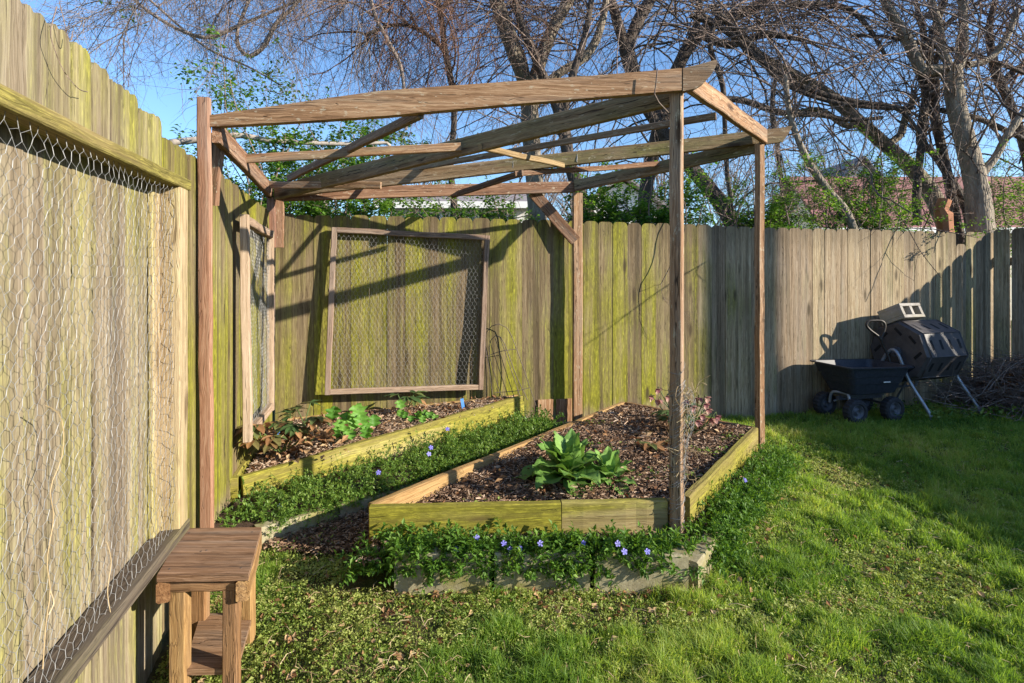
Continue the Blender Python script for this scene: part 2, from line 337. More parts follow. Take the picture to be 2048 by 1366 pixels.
def axes(d, up=None, roll=None):
    d = d/(np.linalg.norm(d, axis=1, keepdims=True)+1e-9)
    if up is None: up = np.tile(A3(0, 0, 1), (len(d), 1))
    x = np.cross(d, up); ln = np.linalg.norm(x, axis=1, keepdims=True); x = np.where(ln < 1e-3, A3(1, 0, 0), x/(ln+1e-9)); z = np.cross(x, d)
    if roll is not None:
        c, s_ = np.cos(roll)[:, None], np.sin(roll)[:, None]; x, z = x*c+z*s_, z*c-x*s_
    return x, d, z
def leaves(pos, d, L, W, rnd, roll=None, tv=LEAF_V, tf=LEAF_F):
    x, y, z = axes(d, None, roll); n = len(pos); k = len(tv)
    V = pos[:, None, :]+x[:, None, :]*(tv[None, :, 0:1]*W[:, None, None])+y[:, None, :]*(tv[None, :, 1:2]*L[:, None, None])+z[:, None, :]*(tv[None, :, 2:3]*L[:, None, None])
    Fq = (np.arange(n)*k)[:, None, None]+tf[None]
    return V.reshape(-1, 3), Fq.reshape(-1, tf.shape[1]), np.repeat(rnd, k)
def sph(n, zmin=-1., zmax=1.):
    z = U3(zmin, zmax, n); a = U3(0, 2*math.pi, n); r = np.sqrt(np.maximum(0, 1-z*z)); return np.stack([r*np.cos(a), r*np.sin(a), z], 1)
def samplepoly(poly, n):
    p = np.array(poly); lo, hi = p.min(0), p.max(0); out = np.zeros((0, 2))
    while len(out) < n:
        q = U3(0, 1, (n*3, 2))*(hi-lo)+lo; out = np.vstack([out, q[inpoly(q[:, 0], q[:, 1], poly)]])
    return out[:n]
# ------------------------------------------------------------------ camera, light, sky
cam = bpy.data.cameras.new('camera'); co = bpy.data.objects.new('camera', cam); COL.objects.link(co)
co.location = (0, 0, HC); co.rotation_euler = (math.radians(90), 0, 0); cam.sensor_width = 36; cam.lens = F/2048*36
cam.shift_y = -(683-HOR)/2048; cam.clip_start = .05; cam.clip_end = 600; SC.camera = co
w = bpy.data.worlds.new('World'); SC.world = w; w.use_nodes = True; nt = w.node_tree
sky = nt.nodes.new('ShaderNodeTexSky'); sky.sky_type = 'NISHITA'; sky.sun_disc = False
sv = -SUN; sky.sun_elevation = math.asin(sv[2]); sky.sun_rotation = math.atan2(sv[0], sv[1])
sky.air_density = 1.0; sky.dust_density = .3; sky.ozone_density = 5.0
bg = nt.nodes['Background']; nt.links.new(sky.outputs[0], bg.inputs[0]); bg.inputs[1].default_value = .125
sl = bpy.data.lights.new('sun', 'SUN'); sl.energy = 4.9; sl.angle = math.radians(.53); sl.color = (1, .91, .76)
so = bpy.data.objects.new('sun', sl); COL.objects.link(so); so.rotation_euler = Vector(SUN).to_track_quat('-Z', 'Y').to_euler(); so.location = (10, -4, 8)
SC.view_settings.view_transform = 'Standard'; SC.view_settings.look = 'None'; SC.view_settings.exposure = 1.13
SC.cycles.max_bounces = 6; SC.cycles.transparent_max_bounces = 8; SC.cycles.use_denoising = True
# ------------------------------------------------------------------ ground
def gridax(a, b, st, far):
    v = list(np.arange(a, b, st)); s_ = st; x = v[-1]
    while x < far: s_ *= 1.5; x += s_; v.append(x)
    s_ = st; x = v[0]
    while x > -far: s_ *= 1.5; x -= s_; v.insert(0, x)
    return np.array(v)
gx = gridax(-2.2, 7, .06, 300); gy = gridax(.2, 6.6, .06, 300)
X, Y = np.meshgrid(gx, gy); Z = gz(X, Y)+.012*(vn(X*13, Y*13, 3)-.5)*(np.abs(X) < 9)*(np.abs(Y) < 9)
nx, ny = len(gx), len(gy); ii = (np.arange(ny-1)[:, None]*nx+np.arange(nx-1)[None]).ravel()
tag(mk('ground', np.stack([X.ravel(), Y.ravel(), Z.ravel()], 1), [np.stack([ii, ii+1, ii+nx+1, ii+nx], 1)], 'ground', smooth=True), kind='structure')
def soil(name, poly, zf, mat, inset=0., amp=.03):
    p = np.array(poly); lo, hi = p.min(0), p.max(0); st = .035
    xs = np.arange(lo[0], hi[0]+st, st); ys = np.arange(lo[1], hi[1]+st, st); X, Y = np.meshgrid(xs, ys); ins = inpoly(X, Y, poly)
    c = ins[:-1, :-1] | ins[1:, 1:] | ins[1:, :-1] | ins[:-1, 1:]; k = ins[:-1, :-1] & ins[1:, 1:] & ins[1:, :-1] & ins[:-1, 1:]
    Z = zf(X, Y)+amp*(fbm(X*7, Y*7, 9)-.5); n = len(xs); I, J = np.nonzero(k); b = I*n+J
    V = np.stack([X.ravel(), Y.ravel(), Z.ravel()], 1); used, inv = np.unique(np.stack([b, b+1, b+n+1, b+n], 1), return_inverse=True)
    return tag(mk(name, V[used], [inv.reshape(-1, 4)], mat, smooth=True), kind='structure')
soil('bed_ground', [(-.655, 2.54), (.80, 2.61), (1.72, 3.82), (.96, 4.58)], lambda x, y: .165+.07*sm(2.6, 3.6, y)+0*x, 'soil', amp=.05)
soil('bed_ground', LBED, lsoil, 'soil', amp=.04)
soil('planting_strip_ground', [(-.62, 2.30), (.765, 2.29), (.81, 2.60), (-.67, 2.52)], lambda x, y: .11+0*x, 'soil')
soil('planting_strip_ground', STRIPR, lambda x, y: .09-.03*sm(3, 3.8, y), 'soil')
soil('planting_strip_ground', STRIPL, lambda x, y: .085+.015*(y-2.6), 'soil')
soil('path', PATH, lambda x, y: gz(x, y)+.018, 'soil', amp=.02)
# ------------------------------------------------------------------ fences
def pickets(mb, o, t, n, s0, s1, zt, zb, w=.143, gap=.005, th=.017, ear=.03, rough=0., jit=.006):
    s_ = s0
    while s_ < s1:
        ww = w+U3(-.004, .004); c = s_+ww/2; top = zt(c)+U3(-jit, jit); b = zb(c); h = ww/2
        off = U3(-.003, .003); rot = U3(-.02, .02); e = ear*U3(.8, 1.2)
        pts = [(-h, b), (h, b), (h, top-e*1.2), (h-e*.25, top-e*.55), (h-e*.75, top-e*.12), (h-e*1.25, top)]
        if rough: pts += [(h*.3, top-rough*U3(0, .5)), (-h*.1, top-rough*U3(0, .8)), (-h*.4, top-rough*U3(0, .5))]
        pts += [(-h+e*1.25, top-rough*U3(0, 1)), (-h+e*.75, top-e*.12), (-h+e*.25, top-e*.55), (-h, top-e*1.2)]
        W = [o+t*(c+u)+n*(off+u*rot)+A3(0, 0, z) for u, z in pts]
        k = len(W); V = np.array(W+[p-n*th for p in W]); g = U3(0, 60, 3)
        G = np.array([(u, 0, z) for u, z in pts]+[(u, th, z) for u, z in pts])+g
        mb.add(V, [np.array([list(range(k))]), np.array([list(range(k, 2*k))[::-1]]), np.array([(i, i+k, (i+1) % k+k, (i+1) % k) for i in range(k)])], G)
        s_ += ww+max(.0006, gap*U3(.3, 1.7))
def interp(xs, ys): return lambda c: float(np.interp(c, xs, ys))
# back fence ; s measured along BT from CORNER
def sback(px): return float(np.dot(fb(px, 500)-CORNER, BT))
bt_px = [(560, 428), (760, 432), (960, 437), (1150, 442), (1400, 449), (1519, 454), (1760, 460), (2040, 467)]
bts = [sback(a) for a, b in bt_px]; btz = [fb(a, b)[2] for a, b in bt_px]
f = thing('fence', 'mossy dog-eared wooden fence running along the back of the garden behind the raised beds', 'fence', (.6, 4.82, 0))
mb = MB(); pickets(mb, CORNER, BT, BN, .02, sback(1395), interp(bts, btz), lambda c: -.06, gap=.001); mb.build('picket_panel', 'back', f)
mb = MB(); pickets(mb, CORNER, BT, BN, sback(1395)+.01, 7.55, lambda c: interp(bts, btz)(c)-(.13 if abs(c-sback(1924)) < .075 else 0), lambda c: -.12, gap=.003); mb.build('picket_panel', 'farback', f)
for z in (.35, 1.5):
    mb = MB(); mb.board(CORNER-BN*.045+A3(0, 0, z), CORNER+BT*7.5-BN*.045+A3(0, 0, z), (0, 0, 1), .09, .038, seg=20); mb.build('rail', 'farback', f)
for s_ in (0.05, 2.4, 4.8, 7.3):
    p = CORNER+BT*s_-BN*.11; mb = MB(); mb.board(p+A3(0, 0, -.2), p+A3(0, 0, 1.72), BT, .09, .09); mb.build('post', 'farback', f)
mb = MB(); pa, pb_ = fb(1074, 846, .012), fb(1074, 795, .012)
for px in (1091, 1128): mb.board(fb(px, 850, .010), fb(px, 796+random.random()*5, .010), BT, .148, .012, seg=5, warp=.002)
mb.build('repair_board', 'rotred', f)
# far left fence
LO = A3(-LC, 0, 0)
def sleft(p): return float(np.dot(p-LO, LT))
lt = [(398, 318), (440, 345), (510, 400), (545, 425)]
lts = [sleft(fl(a, b)) for a, b in lt]; ltz = [fl(a, b)[2] for a, b in lt]
NEND = float(np.dot(A3(-.735-.25*2.076, 2.076, 0)-LO, LT))
f = thing('fence', 'left wooden fence section between the chicken wire panel and the garden corner', 'fence', (-1.45, 2.8, 0))
mb = MB(); pickets(mb, LO, LT, LN, NEND+.0, 4.30, interp(lts, ltz), lambda c: -.06, gap=.003, ear=.028, rough=.008); mb.build('picket_panel', 'back', f)
for z in (.3, 1.45):
    mb = MB(); mb.board(LO+LT*(NEND+.02)-LN*.045+A3(0, 0, z), LO+LT*4.3-LN*.045+A3(0, 0, z), (0, 0, 1), .09, .038); mb.build('rail', 'back', f)
# near left fence: rails proud of the pickets on the garden side
NP = A3(-.735-.094, 0, 0)       # picket plane
n0 = sleft(A3(NP[0]+.25, -1., 0)) ; n1 = float(np.dot(A3(-.735-.25*2.076, 2.076, 0)-NP, LT))
def np_px(px, py): 
    k = (px-CX)/F; Y = -(.735+.094)/(k+.25); return P(px, py, Y)
nt_px = [(60, 0), (190, 118), (300, 225), (385, 297)]
nts = [float(np.dot(np_px(a, b)-NP, LT)) for a, b in nt_px]; ntz = [np_px(a, b)[2] for a, b in nt_px]
f = thing('fence', 'near weathered wooden fence on the left with grey chicken wire stapled between its rails', 'fence', (-1.1, 1.2, 0))
mb = MB(); pickets(mb, NP, LT, LN, -.9, n1-.015, interp(nts, ntz), lambda c: -.22, w=.098, gap=.002, ear=.024, rough=.02, jit=.012, th=.019); mb.build('picket_panel', 'near', f)
def nr(s_, off, z): return NP+LT*s_+LN*off+A3(0, 0, z)
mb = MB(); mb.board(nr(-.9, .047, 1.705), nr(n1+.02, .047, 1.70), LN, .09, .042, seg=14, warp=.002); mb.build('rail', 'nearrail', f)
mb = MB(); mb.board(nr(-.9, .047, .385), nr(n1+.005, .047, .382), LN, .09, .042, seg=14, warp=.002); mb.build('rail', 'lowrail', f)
mb = MB(); mb.board(nr(n1-.045, .05, .405), nr(n1-.045, .05, 1.678), LT, .088, .075, seg=8, warp=.003); mb.build('post', 'post', f)
mb = MB(); mb.board(nr(n1-.115, .012, .405), nr(n1-.118, .012, 1.678), LT, .06, .02, seg=8, warp=.003); mb.build('batten', 'post', f)
def hexwire(o, ud, vd, nd, U, V, cell, r, rt, jit=.15, sag=.012):
    o = np.asarray(o); h = cell*.577; rows = int(V/(1.5*h))+1; cols = int(U/cell)+1
    def node(i, j, top):
        u = (i+.5*(j % 2))*cell; v = j*1.5*h+(h*.5 if top else -h*.5)*.85
        return u, v
    pa = []; pb = []; rad = []
    J = {}
    def pt(u, v):
        key = (round(u/cell*2), round(v/h*4))
        if key not in J:
            J[key] = (U3(-1, 1)*jit*cell, U3(-1, 1)*jit*cell, sag*(fbm(u*9+3, v*9, 4)-.5)*2+U3(-1, 1)*.001)
        a, b, c = J[key]; return o+ud*min(max(u+a, 0), U)+vd*min(max(v+b, 0), V)+nd*c
    for j in range(rows):
        for i in range(cols):
            u, vt = node(i, j, True); _, vb = node(i, j, False)
            pa.append(pt(u, vb)); pb.append(pt(u, vt)); rad.append(rt)
            for du in (-.5, .5):
                u2 = u+du*cell; _, v2 = node(0, j+1, False)
                if 0 <= u2 <= U+cell*.3 and v2 <= V+h: pa.append(pt(u, vt)); pb.append(pt(u2, v2)); rad.append(r)
    pa = np.array(pa); pb = np.array(pb); ok = np.linalg.norm(pa-pb, axis=1) > cell*.08
    return tubeb(np.stack([pa[ok], pb[ok]], 1), np.repeat(np.array(rad)[ok][:, None], 2, 1), 4)
V, Q = hexwire(nr(-.5, .068, .395), LT, A3(0, 0, 1), LN, n1+.42, 1.30, .036, .00055, .00085)
mk('chicken_wire', V, [Q], 'wire', f)
# right fence, out of frame, slatted; its top throws the stepped shade on the back fence
RT = unit(BT*.53+BN); RO = CORNER+BT*7.5
RNn = unit(np.cross(RT, A3(0, 0, 1))); RNn = RNn if RNn[0] < 0 else -RNn
f = thing('fence', 'shaded wooden fence with narrow gaps meeting the back fence at its right end', 'fence', RO)
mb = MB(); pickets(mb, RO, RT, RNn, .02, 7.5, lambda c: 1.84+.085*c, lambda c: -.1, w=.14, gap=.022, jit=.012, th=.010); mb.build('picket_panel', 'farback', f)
for z in (.35, 1.5):
    mb = MB(); mb.board(RO-RNn*.045+A3(0, 0, z), RO+RT*7.5-RNn*.045+A3(0, 0, z), (0, 0, 1), .09, .038); mb.build('rail', 'farback', f)
# ------------------------------------------------------------------ pergola
g = thing('pergola', 'brown weathered open pergola of thin rafters standing over the raised beds', 'pergola', (.1, 3.4, 0))
def bd(name, a, b, wd, wdir, th, mat, **k):
    mb = MB(); mb.board(a, b, wdir, wd, th, **k); return mb.build(name, mat, g)
ZU = A3(0, 0, 1)
def rpost(name, px, y0, y1, Yd, w, t, rot, mat, zb=None):
    a = P(px, y0, Yd); b = P(px, y1, Yd); b[2] -= .12
    bd(name, b, a, w, (math.cos(rot), math.sin(rot), 0), t, mat, seg=10, warp=.0025, rnd=.75)
bd('post', P(414, 1075, 2.44), P(408, 196, 2.44), .052, (1, .12, 0), .034, 'redpost', seg=10, warp=.0025, rnd=.6)
rpost('post', 1353, 184, 1070, 2.57, .056, .056, math.radians(-30), 'perg')
rpost('post', 1519, 288, 893, 3.87, .050, .05, math.radians(20), 'perg')
rpost('post', 1155, 386, 838, 4.71, .086, .038, .24, 'perg')
bd('post', P(543, 395, 4.08), P(543, 495, 4.08), .058, BT, .04, 'redpost'); bd('post', P(559, 398, 4.14), P(559, 495, 4.14), .062, BT, .04, 'perg')
bd('brace', P(437, 268, 2.60), P(424, 410, 2.64), .055, (1, 0, 0), .038, 'perg')
# front beam with tapered left end
def Yf(px): return 2.44+(px-420)/945*.06
top = [(420, 230), (545, 212), (661, 195), (765, 181), (1000, 164), (1200, 150), (1364, 136)]
bot = [(1364, 180), (1200, 194), (1000, 210), (765, 232), (590, 243), (420, 253)]
mb = MB(); mb.prism([P(a, b, Yf(a)) for a, b in bot+top], (0, .04, .0), 0); mb.build('beam', 'perg', g)
tip = [(1366, 136), (1400, 128), (1433, 119), (1434, 128), (1424, 148), (1408, 166), (1390, 177), (1366, 182)]
mb = MB(); mb.prism([P(a, b, 2.498) for a, b in tip[::-1]], (0, .04, .0), 0); mb.build('beam_tip', 'pergm', g)
bd('beam', P(1372, 158, 2.56), P(1529, 273, 3.86), .10, ZU, .038, 'perg')
bd('beam', P(433, 264, 2.46), P(541, 384, 4.10), .10, ZU, .038, 'perg')
bd('beam', P(552, 390, 4.15), P(1148, 374, 4.72), .098, ZU, .038, 'perg')
bd('beam', P(1150, 372, 4.70), P(1522, 291, 3.90), .098, ZU, .036, 'pergm')
bd('rafter', P(552, 386, 4.08), P(1343, 190, 2.62), .105, ZU, .038, 'pergm', seg=10)
ra, rb = P(556, 384, 4.12), P(1531, 273, 3.905); bd('rafter', ra, rb, .10, ZU, .038, 'pergm', seg=10)
tp = [(1532, 259), (1585, 252), (1578, 266), (1566, 283), (1532, 288)]
mb = MB(); mb.prism([P(a, b, 3.90) for a, b in tp[::-1]], (0, .038, 0), 0); mb.build('rafter_tip', 'pergm', g)
bd('batten', P(486, 318, 3.055), P(922, 294, 3.19), .05, ZU, .022, 'perg')
bd('batten', P(528, 369, 3.90), P(762, 371, 3.74), .05, ZU, .022, 'perg')
bd('batten', P(578, 357, 3.93), P(842, 227, 2.50), .046, ZU, .03, 'pergm')
bd('batten', P(740, 352, 4.30), P(1432, 232, 2.97), .04, ZU, .022, 'pergm')
bd('batten', P(1030, 348, 3.97), P(1345, 326, 4.32), .04, ZU, .02, 'perg')
bd('batten', P(905, 391, 4.52), P(1046, 346, 3.96), .046, ZU, .025, 'pergm')
bd('batten', P(960, 294, 3.14), P(1126, 331, 3.92), .036, ZU, .03, 'yell')
bd('brace', P(1066, 384, 4.68), P(1151, 482, 4.70), .10, (1, 0, .85), .036, 'perg')
def tie(c, ax, hh, hw):
    a = np.linspace(0, 2*math.pi, 15); pts = [c+ZU*math.sin(t)*hh+ax*math.cos(t)*hw+U3(-.004, .004, 3) for t in a]
    mb = MB(); mb.tube(pts, .0036, 4); mb.build('wire_tie', 'wire', g)
r0, r1 = P(552, 386, 4.08), P(1343, 190, 2.62)
for u in (.57, .62, .70, .77): tie(r0+(r1-r0)*u, unit((r1-r0)*A3(1, 1, 0)+A3(0, .8, 0))*.6+A3(0, .03, 0), .06, .03)
for u in (.50, .555, .63, .70): tie(ra+(rb-ra)*u, A3(.5, .5, 0), .058, .035)
mb = MB(); mb.tube([P(1315, 137, 2.46), P(1312, 165, 2.46), P(1309, 188, 2.47), P(1318, 205, 2.5), P(1340, 228, 2.56)], .003, 4); mb.build('wire_tie', 'rustwire', g)
# ------------------------------------------------------------------ leaning chicken wire frames
def frame(label, TL, TR, BR, BL, nrm, w, t, cell, rr, st):
    c = (TL+TR+BR+BL)/4; f = thing('trellis_panel', label, 'frame', (c[0], c[1], min(BL[2], BR[2])))
    for nm, a, b, wd in (('stile', BL, TL, TR-TL), ('stile', BR, TR, TR-TL), ('rail', TL, TR, TL-BL), ('rail', BL, BR, TL-BL)):
        d = unit(b-a); k = st if nm == 'stile' else -w*.5
        mb = MB(); mb.board(a-d*k, b+d*k, wd, w, t, seg=5, warp=.003); mb.build(nm, 'pinkfr', f)
    U = np.linalg.norm(TR-TL); Vv = np.linalg.norm(TL-BL)
    V, Q = hexwire(BL-nrm*t*.2, unit(TR-TL), unit(TL-BL), nrm, U, Vv*.985, cell, rr, rr*1.6, .07, .012)
    # shear to the real quad
    mk('chicken_wire', V, [Q], 'wire', f); return f
frame('square timber frame of chicken wire leaning against the back fence', fb(669, 460, .05), fb(974, 476, .05), fb(961, 774, .10), fb(655, 784, .10), BN, .042, .04, .036, .0006, .02)
frame('tall narrow timber frame of chicken wire leaning on the left fence in the corner', fl(489, 440, .06), fl(541, 470, .05), fl(541, 812, .07), fl(495, 872, .085), LN, .05, .045, .026, .0006, .03)
# ------------------------------------------------------------------ arched wire plant support
f = thing('plant_support', 'dark arched wire plant support leaning against the mossy back fence', 'plant support', fb(1020, 800, .15))
def arch(pts, r=.0035):
    mb = MB(); L = np.array([fb(x, y, o) for x, y, o in pts]); mb.tube(smoothline(L, 22), r, 5); return mb
arch([(986, 800, .16), (977, 730, .12), (970, 690, .09), (974, 662, .07), (993, 648, .06), (1014, 656, .06), (1030, 690, .08), (1050, 745, .12), (1072, 812, .2)]).build('outer_arch', 'rustwire', f)
arch([(1005, 800, .16), (985, 735, .11), (978, 700, .09), (984, 676, .08), (998, 672, .08), (1010, 690, .09), (1030, 745, .12), (1055, 800, .18)]).build('inner_arch', 'rustwire', f)
for (a, b, c, d) in ((990, 676, 1030, 800), (1000, 674, 1042, 798), (982, 690, 1018, 798)): arch([(a, b, .08), ((a+c)/2, (b+d)/2, .12), (c, d, .17)], .003).build('upright', 'rustwire', f)
arch([(975, 712, .1), (1000, 703, .1), (1033, 698, .09)], .003).build('crossbar', 'rustwire', f); arch([(990, 785, .15), (1030, 782, .16), (1060, 775, .16)], .003).build('crossbar', 'rustwire', f)
# ------------------------------------------------------------------ stool
FR, FLs, BR, BL = A3(-.875, 1.775, .36), A3(-1.172, 1.766, .36), A3(-.985, 2.10, .36), A3(-1.282, 2.09, .36)
f = thing('stool', 'small brown wooden step stool with a lower shelf standing by the left fence', 'stool', (-1.08, 1.93, -.12))
fr, sd = unit(FR-FLs), unit(BR-FR)
def q(u, v, z): return FLs+(FR-FLs)*u+(BL-FLs)*v+A3(0, 0, z)
def sb(nm, a, b, wd, w, t, mat='stool', **k):
    mb = MB(); mb.board(a, b, wd, w, t, **k); return mb.build(nm, mat, f)
mb = MB(); mb.prism([q(0, -.02, -.022), q(1, -.02, -.022), q(1.005, 1.0, -.022), q(0, 1.0, -.022)], (0, 0, .022), 0, rnd=.4); mb.build('seat', 'stooltop', f)
for u in (.065, .935): sb('side_apron', q(u, -.01, -.058), q(u, 1.0, -.058), ZU, .07, .04, ch=.006)
sb('front_apron', q(.14, .06, -.043), q(.86, .06, -.043), ZU, .04, .03); sb('rear_apron', q(.14, .94, -.043), q(.86, .94, -.043), ZU, .04, .03)
for u, v in ((.225, .085), (.80, .085), (.24, .90), (.84, .90)):
    sb('leg', q(u, v, -.062 if abs(v-.5) < 9 else 0), q(u, v, -.52), fr, .054 if u < .5 else .046, .042, seg=6, warp=.001)
mb = MB(); mb.prism([q(.27, .06, -.35), q(.86, .06, -.35), q(.90, .98, -.35), q(.22, .98, -.35)], (0, 0, .02), 0, rnd=.6); mb.build('shelf', 'stooltop', f)
for (u, v) in ((.10, .10), (.90, .10), (.10, .88), (.90, .88), (.36, .45), (.42, .47)):
    mb = MB(); mb.tube([q(u, v, -.002), q(u, v, .0012)], .0036, 8); mb.build('screw', 'rustwire', f)
sb('shelf_rail', q(.25, .1, -.37), q(.25, .95, -.37), ZU, .04, .025); sb('shelf_rail', q(.78, .1, -.37), q(.78, .95, -.37), ZU, .04, .025)
# ------------------------------------------------------------------ raised beds
f = thing('raised_bed', 'front mossy timber raised bed with mulch and a big leafy rosette', 'raised bed', (.6, 3.3, 0))
def bb(par, nm, a, b, z0a, z1a, z0b, z1b, th, mat, **k):
    a = np.asarray(a); b = np.asarray(b); mb = MB()
    A = A3(a[0], a[1], (z0a+z1a)/2); B = A3(b[0], b[1], (z0b+z1b)/2)
    mb.board(A, B, ZU, z1a-z0a, th, w1=z1b-z0b, seg=10, ch=.006, **k); return mb.build(nm, mat, par)
jx = .235; jy = 2.533+(jx+.673)/1.473*.067
bb(f, 'front_board', (V1[0]+.002, V1[1]), (jx, jy), .03, .258, .05, .26, .04, 'bed', warp=.002)
bb(f, 'front_board', (jx+.003, jy), (V2[0]-.05, V2[1]-.003), .05, .262, .05, .262, .04, 'bedpale', warp=.002)
bb(f, 'corner_board', (V2[0]-.045, V2[1]), (V2[0]+.0, V2[1]+.004), .05, .255, .05, .255, .044, 'bedpale', warp=.0)
bb(f, 'left_board', (V1[0]-.0, V1[1]+.024), (V5[0], V5[1]), .0, .258, .06, .26, .04, 'bedin', warp=.003)
bb(f, 'right_board', (V2[0]+.055, V2[1]+.03), (V3[0], V3[1]), .05, .262, .05, .262, .042, 'bed', warp=.003)
bb(f, 'rear_board', (V5[0]+.02, V5[1]-.02), (V3[0], V3[1]+.03), .05, .262, .05, .255, .04, 'bedin', warp=.003)
f = thing('raised_bed', 'triangular timber raised bed filling the fence corner at the back left', 'raised bed', (-1., 4., 0))
bb(f, 'front_board', (L1[0]+.02, L1[1]), L2, .0, .205, .12, .328, .042, 'bedpale', warp=.003)
bb(f, 'corner_post', (-1.60, 3.02), (-1.555, 3.035), -.05, .205, -.05, .205, .05, 'bed', warp=0)
bb(f, 'left_board', (-1.59, 3.06), (-1.80, 3.98), .0, .205, .05, .25, .04, 'bed')
bb(f, 'rear_board', (-1.80, 4.13), (.05, 4.62), .05, .235, .1, .315, .03, 'bedin')
# ------------------------------------------------------------------ concrete edging
def block(a, b, z0, z1, d, label, grp, inward):
    a = A3(a[0], a[1], 0); b = A3(b[0], b[1], 0); u = unit(b-a); n = unit(A3(*inward, 0))
    L = np.linalg.norm(b-a); mb = MB(); c = (a+b)/2+n*d/2
    # chamfered solid with slightly uneven faces
    nu, nz = 8, 4; V = []; 
    mb.board(a+n*d/2+A3(0, 0, (z0+z1)/2), b+n*d/2+A3(0, 0, (z0+z1)/2+U3(-.004, .004)), ZU, z1-z0, d, ch=.007, seg=6, warp=.0015)
    o = mb.build('concrete_block', 'conc'); tag(o, label, 'concrete block', grp)
G1 = 'concrete edging blocks of the front bed'
for (a, b, l) in ((-.50, -.098, 'mossy concrete edging block at the left end of the front row under the periwinkle'), (-.075, .332, 'middle concrete edging block of the front row, streaked with moss'), (.354, .748, 'right concrete edging block of the front row beneath the front post')):
    block((a, 2.268+U3(-.006, .006)), (b, 2.268+U3(-.006, .006)), -.08, .165, .09, l, G1, (0, 1))
ra_, rb_ = A3(.79, 2.268, 0), A3(1.72, 3.50, 0); rd = unit(rb_-ra_)
labs = ['pale concrete edging block turning the corner at the front right of the bed', 'concrete edging block second from the corner along the right of the bed', 'concrete edging block third from the corner along the right of the bed', 'concrete edging block farthest back along the right of the bed by the lawn']
for k in range(4):
    a = ra_+rd*(.388*k); b = a+rd*.372; block(a[:2], b[:2], -.10, .128-.026*k, .07, labs[k], G1, (-rd[1], rd[0]))
ea, eb = A3(-1.26, 2.65, 0), A3(.36, 4.03, 0); ed = unit(eb-ea)
labs = ['concrete path edging block closest to the wooden stool', 'second concrete path edging block from the stool below the trailing plants', 'third concrete path edging block from the stool in the shade of the bed', 'fourth concrete path edging block from the stool nearly covered by plants', 'last concrete path edging block near the back fence']
for k in range(5):
    a = ea+ed*(.42*k); b = a+ed*.408; block(a[:2], b[:2], -.06, .09-.006*k, .07, labs[k], 'concrete edging blocks along the path', (-ed[1], ed[0]))
mb = MB(); mb.box((.43, 4.52, .055), A3(.32, .08, 0), A3(-.05, .2, 0), A3(0, 0, .05), ch=.008); tag(mb.build('paving_slab', 'conc'), 'small concrete paving slab at the far end of the path by the fence', 'paving slab')
# ------------------------------------------------------------------ cart and composter
def wheel(c, ax, R, wd, par):
    c = np.asarray(c, float); ax = unit(ax); e1 = unit(np.cross(ax, ZU)); e2 = np.cross(e1, ax)
    def lathe(prof, n=32, lug=0):
        V = []; k = len(prof)
        for i in range(n):
            a = 2*math.pi*i/n; d = e1*math.cos(a)+e2*math.sin(a)
            for (r, x) in prof: V.append(c+ax*x+d*(r+(lug if (i % 2 and r > R*.97) else 0)))
        fs = [(i*k+j, ((i+1) % n)*k+j, ((i+1) % n)*k+j+1, i*k+j+1) for i in range(n) for j in range(k-1)]
        return np.array(V), np.array(fs)
    h = wd/2
    V, Q = lathe([(R*.55, h*.7), (R*.66, h), (R*.86, h*.98), (R*.98, h*.72), (R, h*.3), (R, -h*.3), (R*.98, -h*.72), (R*.86, -h*.98), (R*.66, -h), (R*.55, -h*.7)], 40, -.006)
    ty = mk('wheel', V, [Q], 'tyre', par, smooth=False)
    V, Q = lathe([(.001, h*.30), (R*.16, h*.30), (R*.18, h*.85), (R*.24, h*.35), (R*.44, h*.2), (R*.5, h*.75), (R*.57, h*.8), (R*.57, -h*.8), (R*.5, -h*.7), (R*.4, -h*.3), (.001, -h*.3)], 24)
    mk('rim', V, [Q], 'dsteel', ty, smooth=True)
ca, cb = unit((.97, .24, 0)), unit((-.24, .97, 0))
CW = A3(3.19, 4.97, 0)
f = thing('garden_cart', 'black plastic dump cart with four chunky wheels parked by the shaded fence', 'cart', (3.35, 5.15, 0))
gA = float(gz(3.2, 5.0))
def cp(u, v, z): return CW+ca*u+cb*v+A3(0, 0, z)
for (u, v) in ((0, 0), (.43, .0), (-.02, .33), (.43, .33)): wheel(cp(u, v, .105+gA+.012), -cb, .118, .085, f)
# tub: nested rings with stepped ribs and rolled rim
def ring(u0, u1, v0, v1, z, lip=0, rr=.05, n=5):
    pts = []
    for (cu, cv, a0) in ((u1-rr, v1-rr, 0), (u0+rr, v1-rr, 90), (u0+rr, v0+rr, 180), (u1-rr, v0+rr, 270)):
        for i in range(n):
            a = math.radians(a0+90*i/(n-1)); zz = z
            x = cu+rr*math.cos(a); y = cv+rr*math.sin(a)
            if lip and x < u0+.08: zz += lip; 
            pts.append(cp(x, y, zz))
    return np.array(pts)
rings = [ring(.0, .47, .02, .28, .225), ring(-.02, .49, .0, .30, .235), ring(-.055, .525, -.03, .33, .33), ring(-.063, .533, -.036, .336, .333), ring(-.085, .55, -.05, .35, .40), ring(-.095, .56, -.058, .358, .403), ring(-.125, .575, -.075, .375, .475, .012), ring(-.16, .60, -.10, .40, .478, .016), ring(-.16, .60, -.10, .40, .490, .016), ring(-.12, .57, -.07, .37, .490, .012), ring(-.08, .54, -.04, .34, .40), ring(-.03, .48, .0, .30, .25)]
k = len(rings[0]); V = np.concatenate(rings); fs = [(i*k+j, i*k+(j+1) % k, (i+1)*k+(j+1) % k, (i+1)*k+j) for i in range(len(rings)-1) for j in range(k)]
